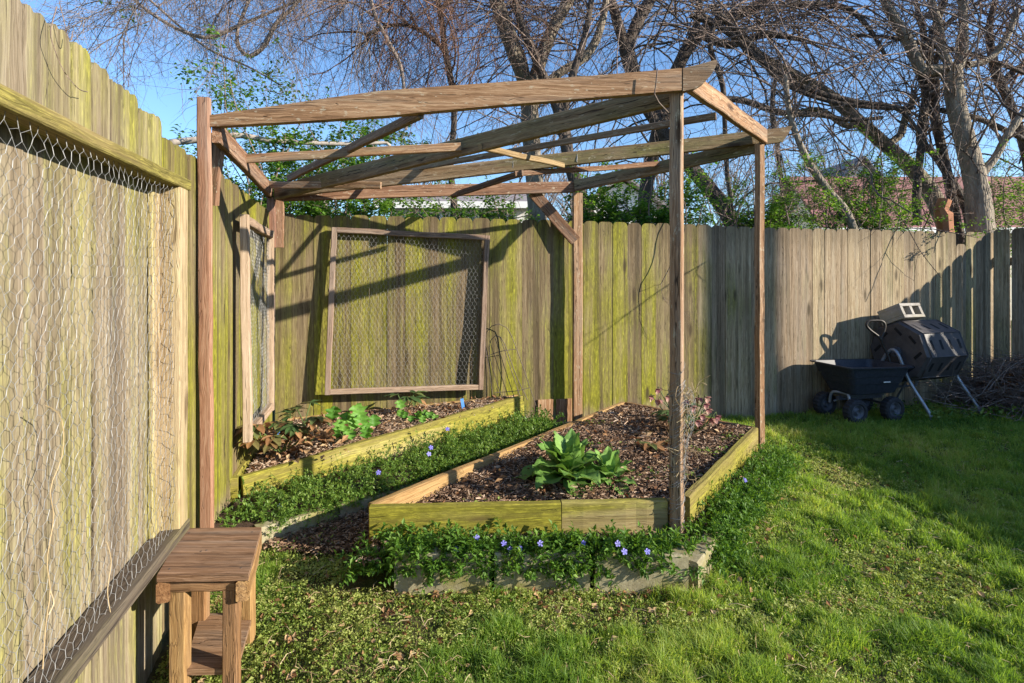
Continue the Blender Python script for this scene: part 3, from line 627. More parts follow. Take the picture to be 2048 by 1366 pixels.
tub = mk('tub', V, [np.array(fs), np.array([list(range(k))[::-1]]), np.array([[(len(rings)-1)*k+j for j in range(k)]])], 'plastic', f)
mb = MB(); mb.box(cp(.30, -.062, .352), ca*.075, A3(0, 0, .010), cb*.004, ch=.001); mb.build('maker_badge', 'trim', tub)
mb = MB(); mb.box(cp(.22, .165, .205), ca*.42, cb*.16, A3(0, 0, .03)); mb.box(cp(.22, .165, .17), ca*.5, cb*.04, A3(0, 0, .035)); mb.build('chassis', 'dsteel', f)
mb = MB(); mb.tube([cp(.43, .0, .11), cp(.43, .33, .11)], .012, 8); mb.build('axle', 'dsteel', f)
mb = MB(); mb.tube(smoothline(np.array([cp(-.02, .27, .11), cp(-.03, .24, .2), cp(-.02, .2, .225), cp(.0, .1, .225), cp(.0, .07, .21), cp(0, .05, .11)]), 20), .013, 8); mb.build('front_yoke', 'steel', f)
mb = MB(); mb.tube([cp(-.02, .22, .13), cp(.12, .17, .19)], .009, 6); mb.build('stay', 'steel', f)
hy = 5.33
hp = [P(1783, 735, hy-.02), P(1776, 712, hy), P(1763, 682, hy), P(1768, 663, hy), P(1770, 650, hy), P(1764, 642, hy), P(1748, 641, hy), P(1736, 643, hy), P(1733, 651, hy), P(1740, 660, hy), P(1757, 673, hy), P(1763, 682, hy)]
mb = MB(); mb.tube(smoothline(np.array(hp), 44), .0125, 8); hd = mb.build('handle', 'darktube', f, smooth=True)
mb = MB(); mb.tube([P(1783, 735, hy-.02), P(1788, 752, hy-.1), cp(.47, .165, .19)], .0125, 8); mb.build('tow_bar', 'darktube', f, smooth=True)
# composter
da, db = unit((.95, .31, 0)), unit((.31, -.95, 0)); E = A3(3.84, 5.33, .585); DL, DR = .57, .305
f = thing('compost_tumbler', 'dark octagonal plastic compost tumbler with slotted panels on grey tubular legs', 'compost tumbler', (4.1, 5.4, 0))
angs = [math.radians(-3+45*i) for i in range(8)]
def ov(a, R, x): return E+da*x+(db*math.cos(a)+ZU*math.sin(a))*R
mb = MB(); xs = [(-.0, .86), (-.0, .93), (.035, 1.0), (.035, 1.0), (DL-.035, 1.0), (DL, .93), (DL, .86)]
V = np.array([ov(a, DR*r, x) for x, r in xs for a in angs]); fs = [(i*8+j, (i+1)*8+j, (i+1)*8+(j+1) % 8, i*8+(j+1) % 8) for i in range(len(xs)-1) for j in range(8)]
mb.add(V, [np.array(fs), np.array([[j for j in range(8)]]), np.array([[48+j for j in range(8)][::-1]])], None, .5)
drum = mb.build('drum', 'drum', f)
mb = MB()
for i in range(8):
    a0, a1 = angs[i], angs[(i+1) % 8]; am = a0+math.radians(22.5); nn = db*math.cos(am)+ZU*math.sin(am); tt = -db*math.sin(am)+ZU*math.cos(am); rm = DR*math.cos(math.radians(22.5))
    for k in range(4):
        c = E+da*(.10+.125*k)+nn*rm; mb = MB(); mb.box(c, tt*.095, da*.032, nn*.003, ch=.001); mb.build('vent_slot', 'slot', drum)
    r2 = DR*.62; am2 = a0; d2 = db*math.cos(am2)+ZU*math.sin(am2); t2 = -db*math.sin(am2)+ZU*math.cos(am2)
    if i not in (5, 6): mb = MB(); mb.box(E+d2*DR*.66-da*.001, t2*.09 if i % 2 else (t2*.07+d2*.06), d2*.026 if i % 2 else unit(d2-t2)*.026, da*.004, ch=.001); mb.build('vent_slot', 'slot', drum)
mb = MB()
for i in range(8):
    for x in (.035, DL-.035):
        mb.tube([ov(angs[i], DR*1.0, x), ov(angs[(i+1) % 8], DR*1.0, x)], .007, 6)
    mb.tube([ov(angs[i], DR*1.002, .03), ov(angs[i], DR*1.002, DL-.03)], .006, 6)
mb.build('panel_rim', 'drum', drum, smooth=True)
mb = MB(); mb.tube([E-da*.06, E+da*(DL+.06)], .018, 10); mb.tube([E-da*.035, E-da*.004], .05, 14); mb.build('axle', 'dsteel', f)
for s_ in (-.05, DL+.05):
    c = E+da*s_; fo = A3(3.975, 5.08, -.02) if s_ < 0 else A3(4.63, 5.30, -.02)
    ba = c-db*.34; ba[2] = -.02
    pts = smoothline(np.array([ba, c-db*.12+A3(0, 0, -.12), c-db*.05+A3(0, 0, -.005), c+A3(0, 0, .022), c+db*.05-A3(0, 0, .02), c*.55+fo*.45, fo+A3(0, 0, .05)-db*.005, fo]), 36)
    mb = MB(); mb.tube(pts, .0155, 9); mb.build('leg_frame', 'steel', f, smooth=True)
mb = MB(); mb.tube([E-da*.05-db*.25+A3(0, 0, -.42), E+da*(DL+.05)-db*.25+A3(0, 0, -.42)], .012, 8); mb.tube([E+da*.3-db*.1-A3(0, 0, .28), E+da*.25-db*.2-A3(0, 0, .55)], .01, 6); mb.build('cross_brace', 'dsteel', f)
# cinder block lying tilted on the drum
th = math.radians(20); by = unit(db*math.cos(th)-ZU*math.sin(th)*(-1)); bz = unit(np.cross(da, by)); bz = bz if bz[2] > 0 else -bz
th = math.radians(24); by = db*math.cos(th)+ZU*math.sin(th); bz = -db*math.sin(th)+ZU*math.cos(th)
Cb = E+da*.155-db*.075+ZU*.365
W_, H_, D_ = .285, .15, .25; mb = MB()
for zz, hh in ((-H_/2+.015, .03), (H_/2-.015, .03)): mb.box(Cb+bz*zz, da*W_, by*D_, bz*hh)
for xx in (-W_/2+.016, 0, W_/2-.016): mb.box(Cb+da*xx, by*(D_-.004), da*.032, bz*(H_-.062))
tag(mb.build('cinder_block', 'cinder'), 'two-holed grey cinder block lying tilted on top of the compost tumbler', 'cinder block')
# ------------------------------------------------------------------ houses
def house(name, label, x0, x1, yf, depth, eave, ridge, wall, roof, wins=(), yaw=0., gable_front=False, ov=.35):
    f = thing(name, label, 'house', ((x0+x1)/2, yf, 0)); y1 = yf+depth; ym = (yf+y1)/2; xm = (x0+x1)/2; mb = MB()
    if not gable_front:
        V = A3(x0, yf, -.3, x1, yf, -.3, x1, y1, -.3, x0, y1, -.3, x0, yf, eave, x1, yf, eave, x1, y1, eave, x0, y1, eave, x0, ym, ridge-.08, x1, ym, ridge-.08).reshape(-1, 3)
        mb.add(V, [np.array([(0, 1, 5, 4), (2, 3, 7, 6)]), np.array([(1, 2, 6, 9, 5), (3, 0, 4, 8, 7)])]); mb.build('wall', wall, f)
        mb = MB(); sl_ = (ridge-eave)/(depth/2)
        for s_, ya, yb in ((0, yf-ov, ym), (1, y1+ov, ym)):
            za = eave-ov*sl_+.03; pts = [(x0-ov, ya, za), (x1+ov, ya, za), (x1+ov, yb, ridge+.03), (x0-ov, yb, ridge+.03)]
            mb.prism([A3(*p) for p in (pts if s_ == 0 else pts[::-1])], (0, 0, .1), 0)
        mb.build('roof', roof, f)
        mb = MB(); mb.box((xm, yf-ov-.02, eave-ov*sl_+.04), A3(x1-x0+2*ov, 0, 0), A3(0, 0, .17), A3(0, .03, 0)); mb.build('gutter', 'trim', f)
    else:
        V = A3(x0, yf, -.3, x1, yf, -.3, x1, y1, -.3, x0, y1, -.3, x0, yf, eave, x1, yf, eave, x1, y1, eave, x0, y1, eave, xm, yf, ridge-.08, xm, y1, ridge-.08).reshape(-1, 3)
        mb.add(V, [np.array([(1, 2, 6, 5), (3, 0, 4, 7)]), np.array([(0, 1, 5, 8, 4), (2, 3, 7, 9, 6)])]); mb.build('wall', wall, f)
        mb = MB(); sl_ = (ridge-eave)/((x1-x0)/2)
        for s_, xa in ((0, x0-ov), (1, x1+ov)):
            za = eave-ov*sl_+.03; pts = [(xa, yf-ov, za), (xm, yf-ov, ridge+.03), (xm, y1+ov, ridge+.03), (xa, y1+ov, za)]
            mb.prism([A3(*p) for p in (pts if s_ == 0 else pts[::-1])], (0, 0, .1), 1)
        mb.build('roof', roof, f)
    for (wx, wz, ww, wh) in wins:
        mb = MB()
        for a in (-1, 1):
            mb.box((wx+a*ww/2, yf-.03, wz), A3(0, 0, wh+.1), A3(.08, 0, 0), A3(0, .06, 0)); mb.box((wx, yf-.03, wz+a*wh/2), A3(ww-.085, 0, 0), A3(0, 0, .08), A3(0, .06, 0))
        mb.box((wx, yf-.03, wz), A3(ww-.085, 0, 0), A3(0, 0, .04), A3(0, .04, 0)); o = mb.build('window', 'trim', f)
        mb = MB(); mb.box((wx, yf-.006, wz), A3(ww, 0, 0), A3(0, 0, wh), A3(0, .006, 0), ch=.001); mb.build('pane', 'glass', o)
    return f
house('house', 'white sided house with grey shingle roof seen through the pergola above the back fence', -3.2, .45, 14, 6, 3.2, 4.05, 'white', 'greyroof', [(-2.3, 2.55, .9, .9), (-.5, 2.6, .8, .8)])
house('house', 'small white gabled house behind bushes just left of the front pergola post', 2.4, 4.6, 17, 6, 3.6, 4.4, 'white', 'greyroof', [(3.3, 2.9, .8, .9)], gable_front=True)
house('house', 'long cream house under a red shingle roof beyond the right side of the fence', 9.7, 26, 16.5, 3.2, 3.0, 4.55, 'cream', 'redroof', [(10.8, 2.5, 1.2, .8), (13.6, 2.4, 1.2, .8), (17.4, 2.4, 1.2, .8)])
house('house', 'tall white gabled house rising behind the red roofed house', 16.4, 18.8, 27, 3, 5.8, 7.2, 'white', 'greyroof', [(17.6, 5.2, .8, 1.1)], gable_front=True)
# neighbour's house out of frame: its ridge and chimney throw the soft shade over the right of the lawn
f = thing('house', 'neighbouring house with chimney standing beyond the lawn out of frame on the right', 'house', (11.9, -3, 0))
mb = MB(); x0, x1, ya, yb, ev, rg = 9.0, 14.8, -9., 1.55, 2.45, 3.90
V = A3(x0, ya, -.3, x1, ya, -.3, x1, yb, -.3, x0, yb, -.3, x0, ya, ev, x1, ya, ev, x1, yb, ev, x0, yb, ev, 11.9, ya, rg-.05, 11.9, yb, rg-.05).reshape(-1, 3)
mb.add(V, [np.array([(1, 2, 6, 5), (3, 0, 4, 7)]), np.array([(0, 1, 5, 8, 4), (2, 3, 7, 9, 6)])]); mb.build('wall', 'white', f)
mb = MB()
for pts in ([(x0-.3, ya-.2, ev-.12), (11.9, ya-.2, rg), (11.9, yb+.05, rg), (x0-.3, yb+.05, ev-.12)], [(x1+.3, yb+.05, ev-.12), (11.9, yb+.05, rg), (11.9, ya-.2, rg), (x1+.3, ya-.2, ev-.12)]): mb.prism([A3(*p) for p in pts], (0, 0, .08), 1)
mb.build('roof', 'greyroof', f)
mb = MB(); mb.prism([A3(11.6, y, z) for y, z in ((1.72, -.2), (2.30, -.2), (2.30, 3.9), (2.16, 4.1), (2.06, 4.25), (2.03, 4.5), (2.02, 6.6), (1.72, 6.6))], (.6, 0, 0), 2); mb.build('chimney', 'brick', f)

# ------------------------------------------------------------------ ground cover
ALLX = [BED, LBED, STRIPF, STRIPR, STRIPL, PATH]
def behind(x, y, m=.0): return (y > BC+.25*x-m) | (x < -LC-.25*y+m)
def lawnpts(n, y0, y1, pw=1.0):
    y = y0*(y1/y0)**RNG.random(n) if pw == 1 else y0+(y1-y0)*RNG.random(n)
    x = -1.0*y+RNG.random(n)*(2.16*y+1.2)
    ok = ~behind(x, y, .03)
    for p in ALLX: ok &= ~inpoly(x, y, p)
    ok &= ~inpoly(x, y, [(-.52, 2.262), (.80, 2.262), (1.75, 3.5), (1.66, 3.56), (.74, 2.36), (-.52, 2.36)])
    ok &= x < 8
    return x[ok], y[ok]
def gmask(x, y):
    m = fbm(x*1.7+4, y*1.7, 21)*.75+fbm(x*5.5, y*5.5, 31)*.25
    m = m-.015+.11*sm(.1, .8, x)*sm(2.25, 1.8, y)+.17*sm(1.0, 2.6, x)*sm(2.4, 3.6, y)+.05*sm(1.2, 3., x)-.30*np.exp(-((x+.75)**2/.5+(y-2.05)**2/.35))-.16*np.exp(-((x-.2)**2/1.2+(y-2.1)**2/.02))-.10*np.exp(-((x-1.5)**2/.25+(y-2.7)**2/.6))
    return m
def blades(x, y, h, wd, lean, rnd):
    n = len(x); z = gz(x, y); a = U3(0, 2*math.pi, n); la = U3(0, 2*math.pi, n)
    b = np.stack([x, y, z-.004], 1); wv = np.stack([np.cos(a), np.sin(a), 0*a], 1)*wd[:, None]/2
    l = np.stack([np.cos(la), np.sin(la), 0*la], 1)*(lean*h)[:, None]
    m = b+l*.32+A3(0, 0, 1)*(h*.58)[:, None]; t = b+l+A3(0, 0, 1)*(h*(1-.28*lean))[:, None]
    V = np.stack([b-wv, b+wv, m-wv*.75, m+wv*.75, t], 1).reshape(-1, 3); i = (np.arange(n)*5)[:, None]
    return V, [i+np.array([[0, 1, 3, 2]]), i+np.array([[2, 3, 4]])], np.repeat(rnd, 5)
x, y = lawnpts(860000, 1.45, 6.0); m = gmask(x, y); tuft = vn(x*16, y*16, 51)
k = RNG.random(len(x)) < (.16+.84*sm(.38, .54, m))*(.3+.7*sm(.25, .6, tuft)); x, y, m, tuft = x[k], y[k], m[k], tuft[k]
n = len(x); h = (.018+.058*tuft*sm(.40, .62, m)+.014*RNG.random(n))*U3(.6, 1.3, n)
yl = fbm(x*2.2, y*2.2, 77)
rnd = np.clip(.18+.42*RNG.random(n)+.95*(yl-.5)+.25*(RNG.random(n) < .09), 0, 1)
V, fs, r = blades(x, y, h, U3(.0018, .0036, n)*(.75+.22*y), U3(.1, .9, n), rnd)
tag(mk('grass', V, fs, 'grass', rnd=r), 'bright green lawn grass growing in uneven tufts', 'grass', kind='stuff')
x, y = lawnpts(780000, 1.45, 6.0); m = gmask(x, y); k = RNG.random(len(x)) < (1-.82*sm(.42, .58, m))*(.15+.85*sm(.30, .56, fbm(x*6, y*6, 91))); x, y = x[k], y[k]; n = len(x)
c = vn(x*26, y*26, 61); pos = np.stack([x, y, gz(x, y)+.004+.045*c*RNG.random(n)], 1)
d = sph(n, -.15, .75); L = U3(.0038, .0098, n)*(.66+.28*y)*(1+.9*(RNG.random(n) < .06)); rn = np.clip(.5*RNG.random(n)+.65*fbm(x*3.3, y*3.3, 95)-.1, 0, 1)
V, Q, r = leaves(pos, d, L, L*U3(.5, .85, n), rn, U3(-.8, .8, n)); tag(mk('lawn_weeds', V, [Q], 'weed', rnd=r), 'low chickweed and clover leaves mixed into the lawn', 'weeds', kind='stuff')
x, y = lawnpts(6500, 1.5, 5.4); k = RNG.random(len(x)) < (1.05-sm(.35, .62, gmask(x, y))); x, y = x[k], y[k]
xe = np.concatenate([U3(-.55, .85, 130), U3(.8, 1.5, 60)]); ye = np.concatenate([U3(2.12, 2.26, 130), U3(2.2, 3.0, 60)]); k = ~inpoly(xe, ye, STRIPR) & ~inpoly(xe, ye, STRIPF); x = np.concatenate([x, xe[k]]); y = np.concatenate([y, ye[k]])
n = len(x); L = U3(.012, .034, n); V, Q, r = leaves(np.stack([x, y, gz(x, y)+U3(.006, .022, n)], 1), sph(n, -.2, .3), L, L*U3(.5, .8, n), RNG.random(n), U3(-1, 1, n), tv=A3(0, 0, 0, -.5, .42, .28, .5, .42, .22, 0, .48, 0, 0, 1, .22).reshape(5, 3))
tag(mk('fallen_leaves', V, [Q], 'dead', rnd=r), 'dry brown leaves scattered over the lawn', 'leaves', kind='stuff')
n = 1500; x, y = lawnpts(n*2, 1.5, 4.5); n = len(x); d = sph(n, -.05, .18); a = np.stack([x, y, gz(x, y)+U3(.012, .035, n)], 1); L = U3(.015, .07, n)
pl = np.stack([a, a+d*(L*.5)[:, None]+A3(0, 0, 1)*U3(0, .012, n)[:, None], a+d*L[:, None]+U3(-.01, .01, (n, 3))], 1)
V, Q = tubeb(pl, np.repeat(U3(.0007, .0016, n)[:, None], 3, 1), 3); tag(mk('dry_straw', V, [Q], 'straw', rnd=np.repeat(RNG.random(n), 9)), 'thin straw coloured stems lying in the lawn', 'straw', kind='stuff')
CHIP_V = A3(-.5, 0, -.5, .5, 0, -.5, .5, 1, -.5, -.5, 1, -.5, -.4, 0, .5, .45, .03, .5, .3, .95, .5, -.35, 1, .5).reshape(8, 3); CHIP_V[:, 2] *= .12
CHIP_F = np.array([(4, 5, 6, 7), (0, 1, 5, 4), (1, 2, 6, 5), (2, 3, 7, 6), (3, 0, 4, 7)])
def chips(name, poly, n, zf, label, Lr=(.008, .036), zr=.032, bias=0.):
    p = samplepoly(poly, n); L = U3(*Lr, n)*RNG.random(n)**.3; W = L*U3(.07, .30, n)+.001
    pos = np.stack([p[:, 0], p[:, 1], zf(p[:, 0], p[:, 1])+zr*RNG.random(n)-.005], 1); rn = np.clip(RNG.random(n)**(1.25)*.9+bias+.3*(fbm(p[:, 0]*5, p[:, 1]*5, 71)-.5), 0, 1)
    x_, y_, z_ = axes(sph(n, -.35, .35), None, U3(-.7, .7, n)); k = 8
    V = pos[:, None]+x_[:, None]*(CHIP_V[None, :, :1]*W[:, None, None])+y_[:, None]*(CHIP_V[None, :, 1:2]*L[:, None, None])+z_[:, None]*(CHIP_V[None, :, 2:]*L[:, None, None])
    tag(mk(name, V.reshape(-1, 3), [((np.arange(n)*k)[:, None, None]+CHIP_F[None]).reshape(-1, 4)], 'chip', rnd=np.repeat(rn, k)), label, 'mulch', kind='stuff')
bz = lambda x, y: .165+.07*sm(2.6, 3.6, y)+.05*(fbm(x*7, y*7, 9)-.5)
chips('mulch', [(-.64, 2.56), (.79, 2.62), (1.70, 3.81), (.96, 4.56)], 34000, bz, 'brown shredded wood mulch filling the front raised bed')
chips('mulch', [(-1.54, 3.07), (.06, 4.5), (.0, 4.58), (-1.78, 4.1)], 21000, lambda x, y: lsoil(x, y)+.04*(fbm(x*7, y*7, 9)-.5), 'pale brown wood mulch filling the corner raised bed', bias=.14)
for (pl_, zf_, nm_, k1) in (([(-.60, 2.58), (.78, 2.63), (1.66, 3.81), (.95, 4.5)], bz, 'front', 600), ([(-1.5, 3.1), (.02, 4.5), (-.05, 4.55), (-1.75, 4.05)], lambda x, y: lsoil(x, y)+.04*(fbm(x*7, y*7, 9)-.5), 'corner', 700)):
    chips('mulch', pl_, k1, zf_, 'larger pale bark pieces and stick fragments lying on the mulch of the '+nm_+' bed', (.025, .07), .045, .06)
    q_ = samplepoly(pl_, 260); L = U3(.02, .05, 260); V, Q, r = leaves(np.stack([q_[:, 0], q_[:, 1], zf_(q_[:, 0], q_[:, 1])+U3(.02, .05, 260)], 1), sph(260, -.3, .4), L, L*U3(.4, .7, 260), RNG.random(260), U3(-1, 1, 260), tv=A3(0, 0, 0, -.5, .42, .3, .5, .42, .22, 0, .48, 0, 0, 1, .3).reshape(5, 3)); tag(mk('fallen_leaves', V, [Q], 'dead', rnd=r), 'dry curled leaves lying on the mulch of the '+nm_+' bed', 'leaves', kind='stuff')
chips('mulch', PATH, 17000, lambda x, y: gz(x, y)+.02, 'dark wood mulch and leaf litter on the path between the beds', bias=-.05)
chips('mulch', [(-.66, 2.31), (.77, 2.29), (1.68, 3.47), (1.73, 3.75), (.82, 2.58), (-.66, 2.52)], 6000, lambda x, y: .10+0*x, 'old mulch showing between the periwinkle stems around the front bed')
# ------------------------------------------------------------------ trailing ground covers
def petals(c, nrm, r):
    x_, y_, z_ = axes(np.array([nrm])); X_, Z_ = x_[0], z_[0]; V = []; Q = []
    for i in range(5):
        a = 2*math.pi*i/5+.3; d = X_*math.cos(a)+Z_*math.sin(a); e = -X_*math.sin(a)+Z_*math.cos(a); b = len(V); nn = y_[0]
        V += [c, c+d*r*.7-e*r*.42+nn*.002, c+d*r*1.05-e*r*.12, c+d*r*.95+e*r*.36, c+d*r*.55+e*r*.33+nn*.003]; Q.append((b, b+1, b+2, b+3)); Q.append((b, b+3, b+4, b+4))
    return np.array(V), [q for q in Q]
def cover(name, label, cat, poly, zf, nst, lr, leafL, mat, flowers=(), hang=None, hvar=.6, aspect=.5, dens=.012):
    p = samplepoly(poly, nst); n = nst; L = U3(*lr, n)*(.5+.8*fbm(p[:, 0]*4, p[:, 1]*4, 15)); a = U3(0, 2*math.pi, n); el = U3(.25, 1.35, n)
    d = np.stack([np.cos(a)*np.cos(el), np.sin(a)*np.cos(el), np.sin(el)], 1); ns = 7
    pts = [np.stack([p[:, 0], p[:, 1], zf(p[:, 0], p[:, 1])-.01], 1)]; dd = d.copy()
    for i in range(ns-1):
        dd = dd+A3(0, 0, -.16)+U3(-.22, .22, (n, 3)); dd /= np.linalg.norm(dd, axis=1, keepdims=True); pts.append(pts[-1]+dd*(L/(ns-1))[:, None])
    pl = np.stack(pts, 1)
    if hang is not None:
        h0, h1, hn, hz = hang; t = RNG.random(hn)[:, None]; b = h0*(1-t)+h1*t; out = A3(*unit(np.cross(h1-h0, ZU)))
        q = [b-out*.06+A3(0, 0, .03)+U3(-.02, .02, (hn, 3))]; dd = np.tile(out*.55+A3(0, 0, .30), (hn, 1))+U3(-.5, .5, (hn, 3)); LL = U3(.08, hz, hn)
        for i in range(ns-1):
            dd = dd+A3(0, 0, -.30)+U3(-.25, .25, (hn, 3)); dd /= np.linalg.norm(dd, axis=1, keepdims=True); q.append(q[-1]+dd*(LL/(ns-1))[:, None])
        pl = np.concatenate([pl, np.stack(q, 1)])
    N = len(pl); V, Q = tubeb(pl, np.repeat(U3(.0007, .0012, N)[:, None], ns, 1), 3); NS = len(V)
    seg = np.linalg.norm(np.diff(pl, axis=1), axis=2).sum(1); lp = []; ld = []
    for i in range(1, ns):
        T = pl[:, i]-pl[:, i-1]; T /= np.linalg.norm(T, axis=1, keepdims=True)+1e-9
        for sgn in (0, 1, 2):
            o_ = np.cross(T, sph(N)); o_ /= np.linalg.norm(o_, axis=1, keepdims=True)+1e-9; lp.append(pl[:, i-1]+(pl[:, i]-pl[:, i-1])*RNG.random((N, 1))); ld.append(o_+T*.45+A3(0, 0, .25))
    lp = np.concatenate(lp); ld = np.concatenate(ld); M_ = len(lp); LL = U3(leafL*.55, leafL*1.15, M_)
    fresh = np.concatenate([np.full(N, i/(ns-1)) for i in range(1, ns) for _ in range(3)])
    rn = np.clip(.12+.45*RNG.random(M_)+.35*fresh**2*RNG.random(M_)+.25*(fbm(lp[:, 0]*5, lp[:, 1]*5, 19)-.5), 0, 1)
    LV, LQ, lr_ = leaves(lp, ld, LL, LL*aspect*U3(.8, 1.2, M_), rn, U3(-.5, .5, M_))
    o = mk(name, np.vstack([V, LV]), [Q, LQ+NS], mat, rnd=np.concatenate([np.full(NS, .2), lr_])); tag(o, label, cat, kind='stuff')
    for (c, nm, r) in flowers:
        mb = MB(); PV, PQ = petals(np.asarray(c, float), np.asarray(nm, float), r)
        mb.add(PV, [np.array([q]) if q[3] != q[2] else np.array([q[:3]]) for q in PQ]); fl_ = mb.build('flower', 'violet', o)
    return o
FN = (.25, -.85, .45)
fl_front = [(P(x, y, Yd), A3(*FN)+U3(-.25, .25, 3), U3(.0105, .014)) for x, y, Yd in ((814, 1096, 2.30), (953, 1075, 2.33), (1008, 1087, 2.29), (1020, 1098, 2.27), (1040, 1096, 2.28), (1081, 1087, 2.26), (1167, 1086, 2.28), (1236, 1087, 2.27), (1249, 1103, 2.24), (1295, 1103, 2.21), (912, 1099, 2.27))]
cover('periwinkle', 'dark green periwinkle with violet flowers spilling over the front concrete blocks', 'ground cover', [(-.70, 2.36), (-.50, 2.27), (.775, 2.27), (.80, 2.50), (-.66, 2.49)], lambda x, y: .10-.10*sm(-.5, -.8, x), 900, (.06, .17), .030, 'vinca', fl_front, hang=(A3(-.49, 2.27, .15), A3(.70, 2.27, .155), 300, .13))
fl_r = [(P(x, y, Yd), A3(.3, -.7, .65)+U3(-.2, .2, 3), .014) for x, y, Yd in ((1443, 1021, 2.80), (1431, 1047, 2.70), (1490, 960, 3.05))]
cover('periwinkle', 'leafy green periwinkle strip along the right side of the front bed', 'ground cover', [(.84, 2.36), (.92, 2.40), (1.74, 3.46), (1.98, 3.82), (1.80, 3.86), (1.70, 3.76), (.86, 2.58)], lambda x, y: .075-.03*sm(3, 3.8, y), 1500, (.09, .22), .026, 'vinca', fl_r, hang=(A3(.98, 2.52, .11), A3(1.72, 3.50, .06), 260, .13))
fl_l = [(P(x, y, Yd), A3(.3, -.7, .65)+U3(-.2, .2, 3), .015) for x, y, Yd in ((862, 895, 3.42), (858, 908, 3.38), (757, 945, 3.2), (560, 1013, 2.88), (895, 858, 3.7))]
cover('periwinkle', 'sunlit green ground cover with a few violet flowers below the corner bed', 'ground cover', [(-1.50, 2.66), (-1.24, 2.70), (.32, 4.04), (.22, 4.46), (.08, 4.47), (-1.45, 3.03)], lambda x, y: .08+.015*(y-2.6)+.03*sm(-.9, -.3, x), 1500, (.07, .20), .021, 'strip', fl_l, hang=(A3(-1.22, 2.68, .09), A3(.3, 3.98, .09), 260, .12))
cover('periwinkle', 'dense dark periwinkle clump at the far end of the path beside the paving slab', 'ground cover', [(.12, 4.3), (.32, 4.1), (.36, 4.35), (.2, 4.5)], lambda x, y: .09+0*x, 140, (.1, .26), .03, 'vinca')
k_ = 900; q_ = samplepoly(PATH, k_); ok = fbm(q_[:, 0]*4, q_[:, 1]*4, 44) > .48; q_ = q_[ok]; k_ = len(q_); L = U3(.008, .022, k_)
V, Q, r = leaves(np.stack([q_[:, 0], q_[:, 1], gz(q_[:, 0], q_[:, 1])+U3(.02, .06, k_)], 1), sph(k_, 0, .9), L, L*.5, RNG.random(k_)); tag(mk('path_weeds', V, [Q], 'strip', rnd=r), 'small green weeds sprouting from the shaded path', 'weeds', kind='stuff')
# small weeds on mulch
n = 0; lpA = []; ldA = []
for (cx_, cy_, r_, k_) in ((.15, 2.66, .45, 150), (.42, 3.45, .22, 120), (.75, 3.05, .2, 60), (1.05, 3.0, .14, 70), (1.25, 3.35, .16, 90), (1.5, 3.6, .16, 80), (.1, 3.6, .2, 100), (.55, 4.0, .22, 100), (.35, 2.95, .3, 60)):
    q_ = RNG.normal(0, .5, (k_, 2))*r_*A3(1, .35)+A3(cx_, cy_); lpA.append(np.stack([q_[:, 0], q_[:, 1], bz(q_[:, 0], q_[:, 1])+U3(.0, .03, k_)], 1))
lpA = np.concatenate(lpA); ok = inpoly(lpA[:, 0], lpA[:, 1], BED); lpA = lpA[ok]; k_ = len(lpA); L = U3(.015, .032, k_)
V, Q, r = leaves(lpA, sph(k_, -.05, .7), L, L*.6, RNG.random(k_), U3(-.6, .6, k_)); tag(mk('bed_weeds', V, [Q], 'strip', rnd=r), 'small green seedlings scattered over the mulch of the front bed', 'weeds', kind='stuff')
# ------------------------------------------------------------------ individual plants
def bigleaf(base, d, L, W, droop, fold=.25, wave=.05, ruff=2.5, nu=4, nv=9, shape='ovate', up0=None):
    d = unit(d); pts = []; cur = np.asarray(base, float); dirv = d.copy(); st = L/(nv-1); V = []
    side0 = unit(np.cross(d, ZU)+A3(1e-4, 0, 0)); ph = U3(0, 6)
    for i in range(nv):
        v = i/(nv-1)
        if shape == 'ovate': wv = (math.sin(math.pi*min(1, (v*.93+.07))**.85)**.8)*(1 if v < .98 else .15)
        elif shape == 'round': wv = math.sqrt(max(0, 1-(2*v-1)**2))*(.9+.24*math.cos(5*math.pi*v+.6))+.02
        else: wv = math.sin(math.pi*min(1, v*.9+.1))**1.2
        nrm = unit(np.cross(side0, dirv)); side = side0
        for j in range(-nu, nu+1):
            u = j/nu; z = abs(u)*fold*W*.5*wv+wave*W*math.sin(ph+ruff*6*v+u*2)*abs(u)**1.5
            V.append(cur+side*(u*W*.5*wv)+nrm*z)
        dirv = unit(dirv+A3(0, 0, -droop/(nv-1))+U3(-.03, .03, 3)); cur = cur+dirv*st
    k = 2*nu+1; Fq = [(i*k+j, i*k+j+1, (i+1)*k+j+1, (i+1)*k+j) for i in range(nv-1) for j in range(k-1)]
    return np.array(V), np.array(Fq)
def plant(name, label, cat, base): return thing(name, label, cat, base)
def stemline(a, b, bend=.1, n=8):
    a = np.asarray(a); b = np.asarray(b); m_ = (a+b)/2+U3(-1, 1, 3)*bend*np.linalg.norm(b-a); return smoothline(np.array([a, m_, b]), n)
def rosette(label, c, n, Lr, wr, spread, seed):
    c = np.asarray(c, float); f = plant('leafy_plant', label, 'plant', c); mb = MB()
    for i in range(n):
        a = i*2.39996+U3(-.3, .3); t = i/(n-1); el = (1-t)*.15+t*1.25+U3(-.15, .15); L = U3(*Lr)*(1-.25*t)
        d = A3(math.cos(a)*math.cos(el), math.sin(a)*math.cos(el), math.sin(el)); b = c+A3(math.cos(a), math.sin(a), 0)*spread*(1-t)+A3(0, 0, .01+.05*t)
        V, Q = bigleaf(b, d, L, L*U3(*wr), U3(.5, 1.0)*(1.1-.5*t), .30, .10, 2.6); mb.add(V, [Q], None, U3(0, 1))
    mb.build('foliage', 'rosette', f, smooth=True); mb = MB(); mb.tube([c-A3(0, 0, .04), c+A3(0, 0, .09)], [.02, .012], 7); mb.build('crown', 'stem', f)
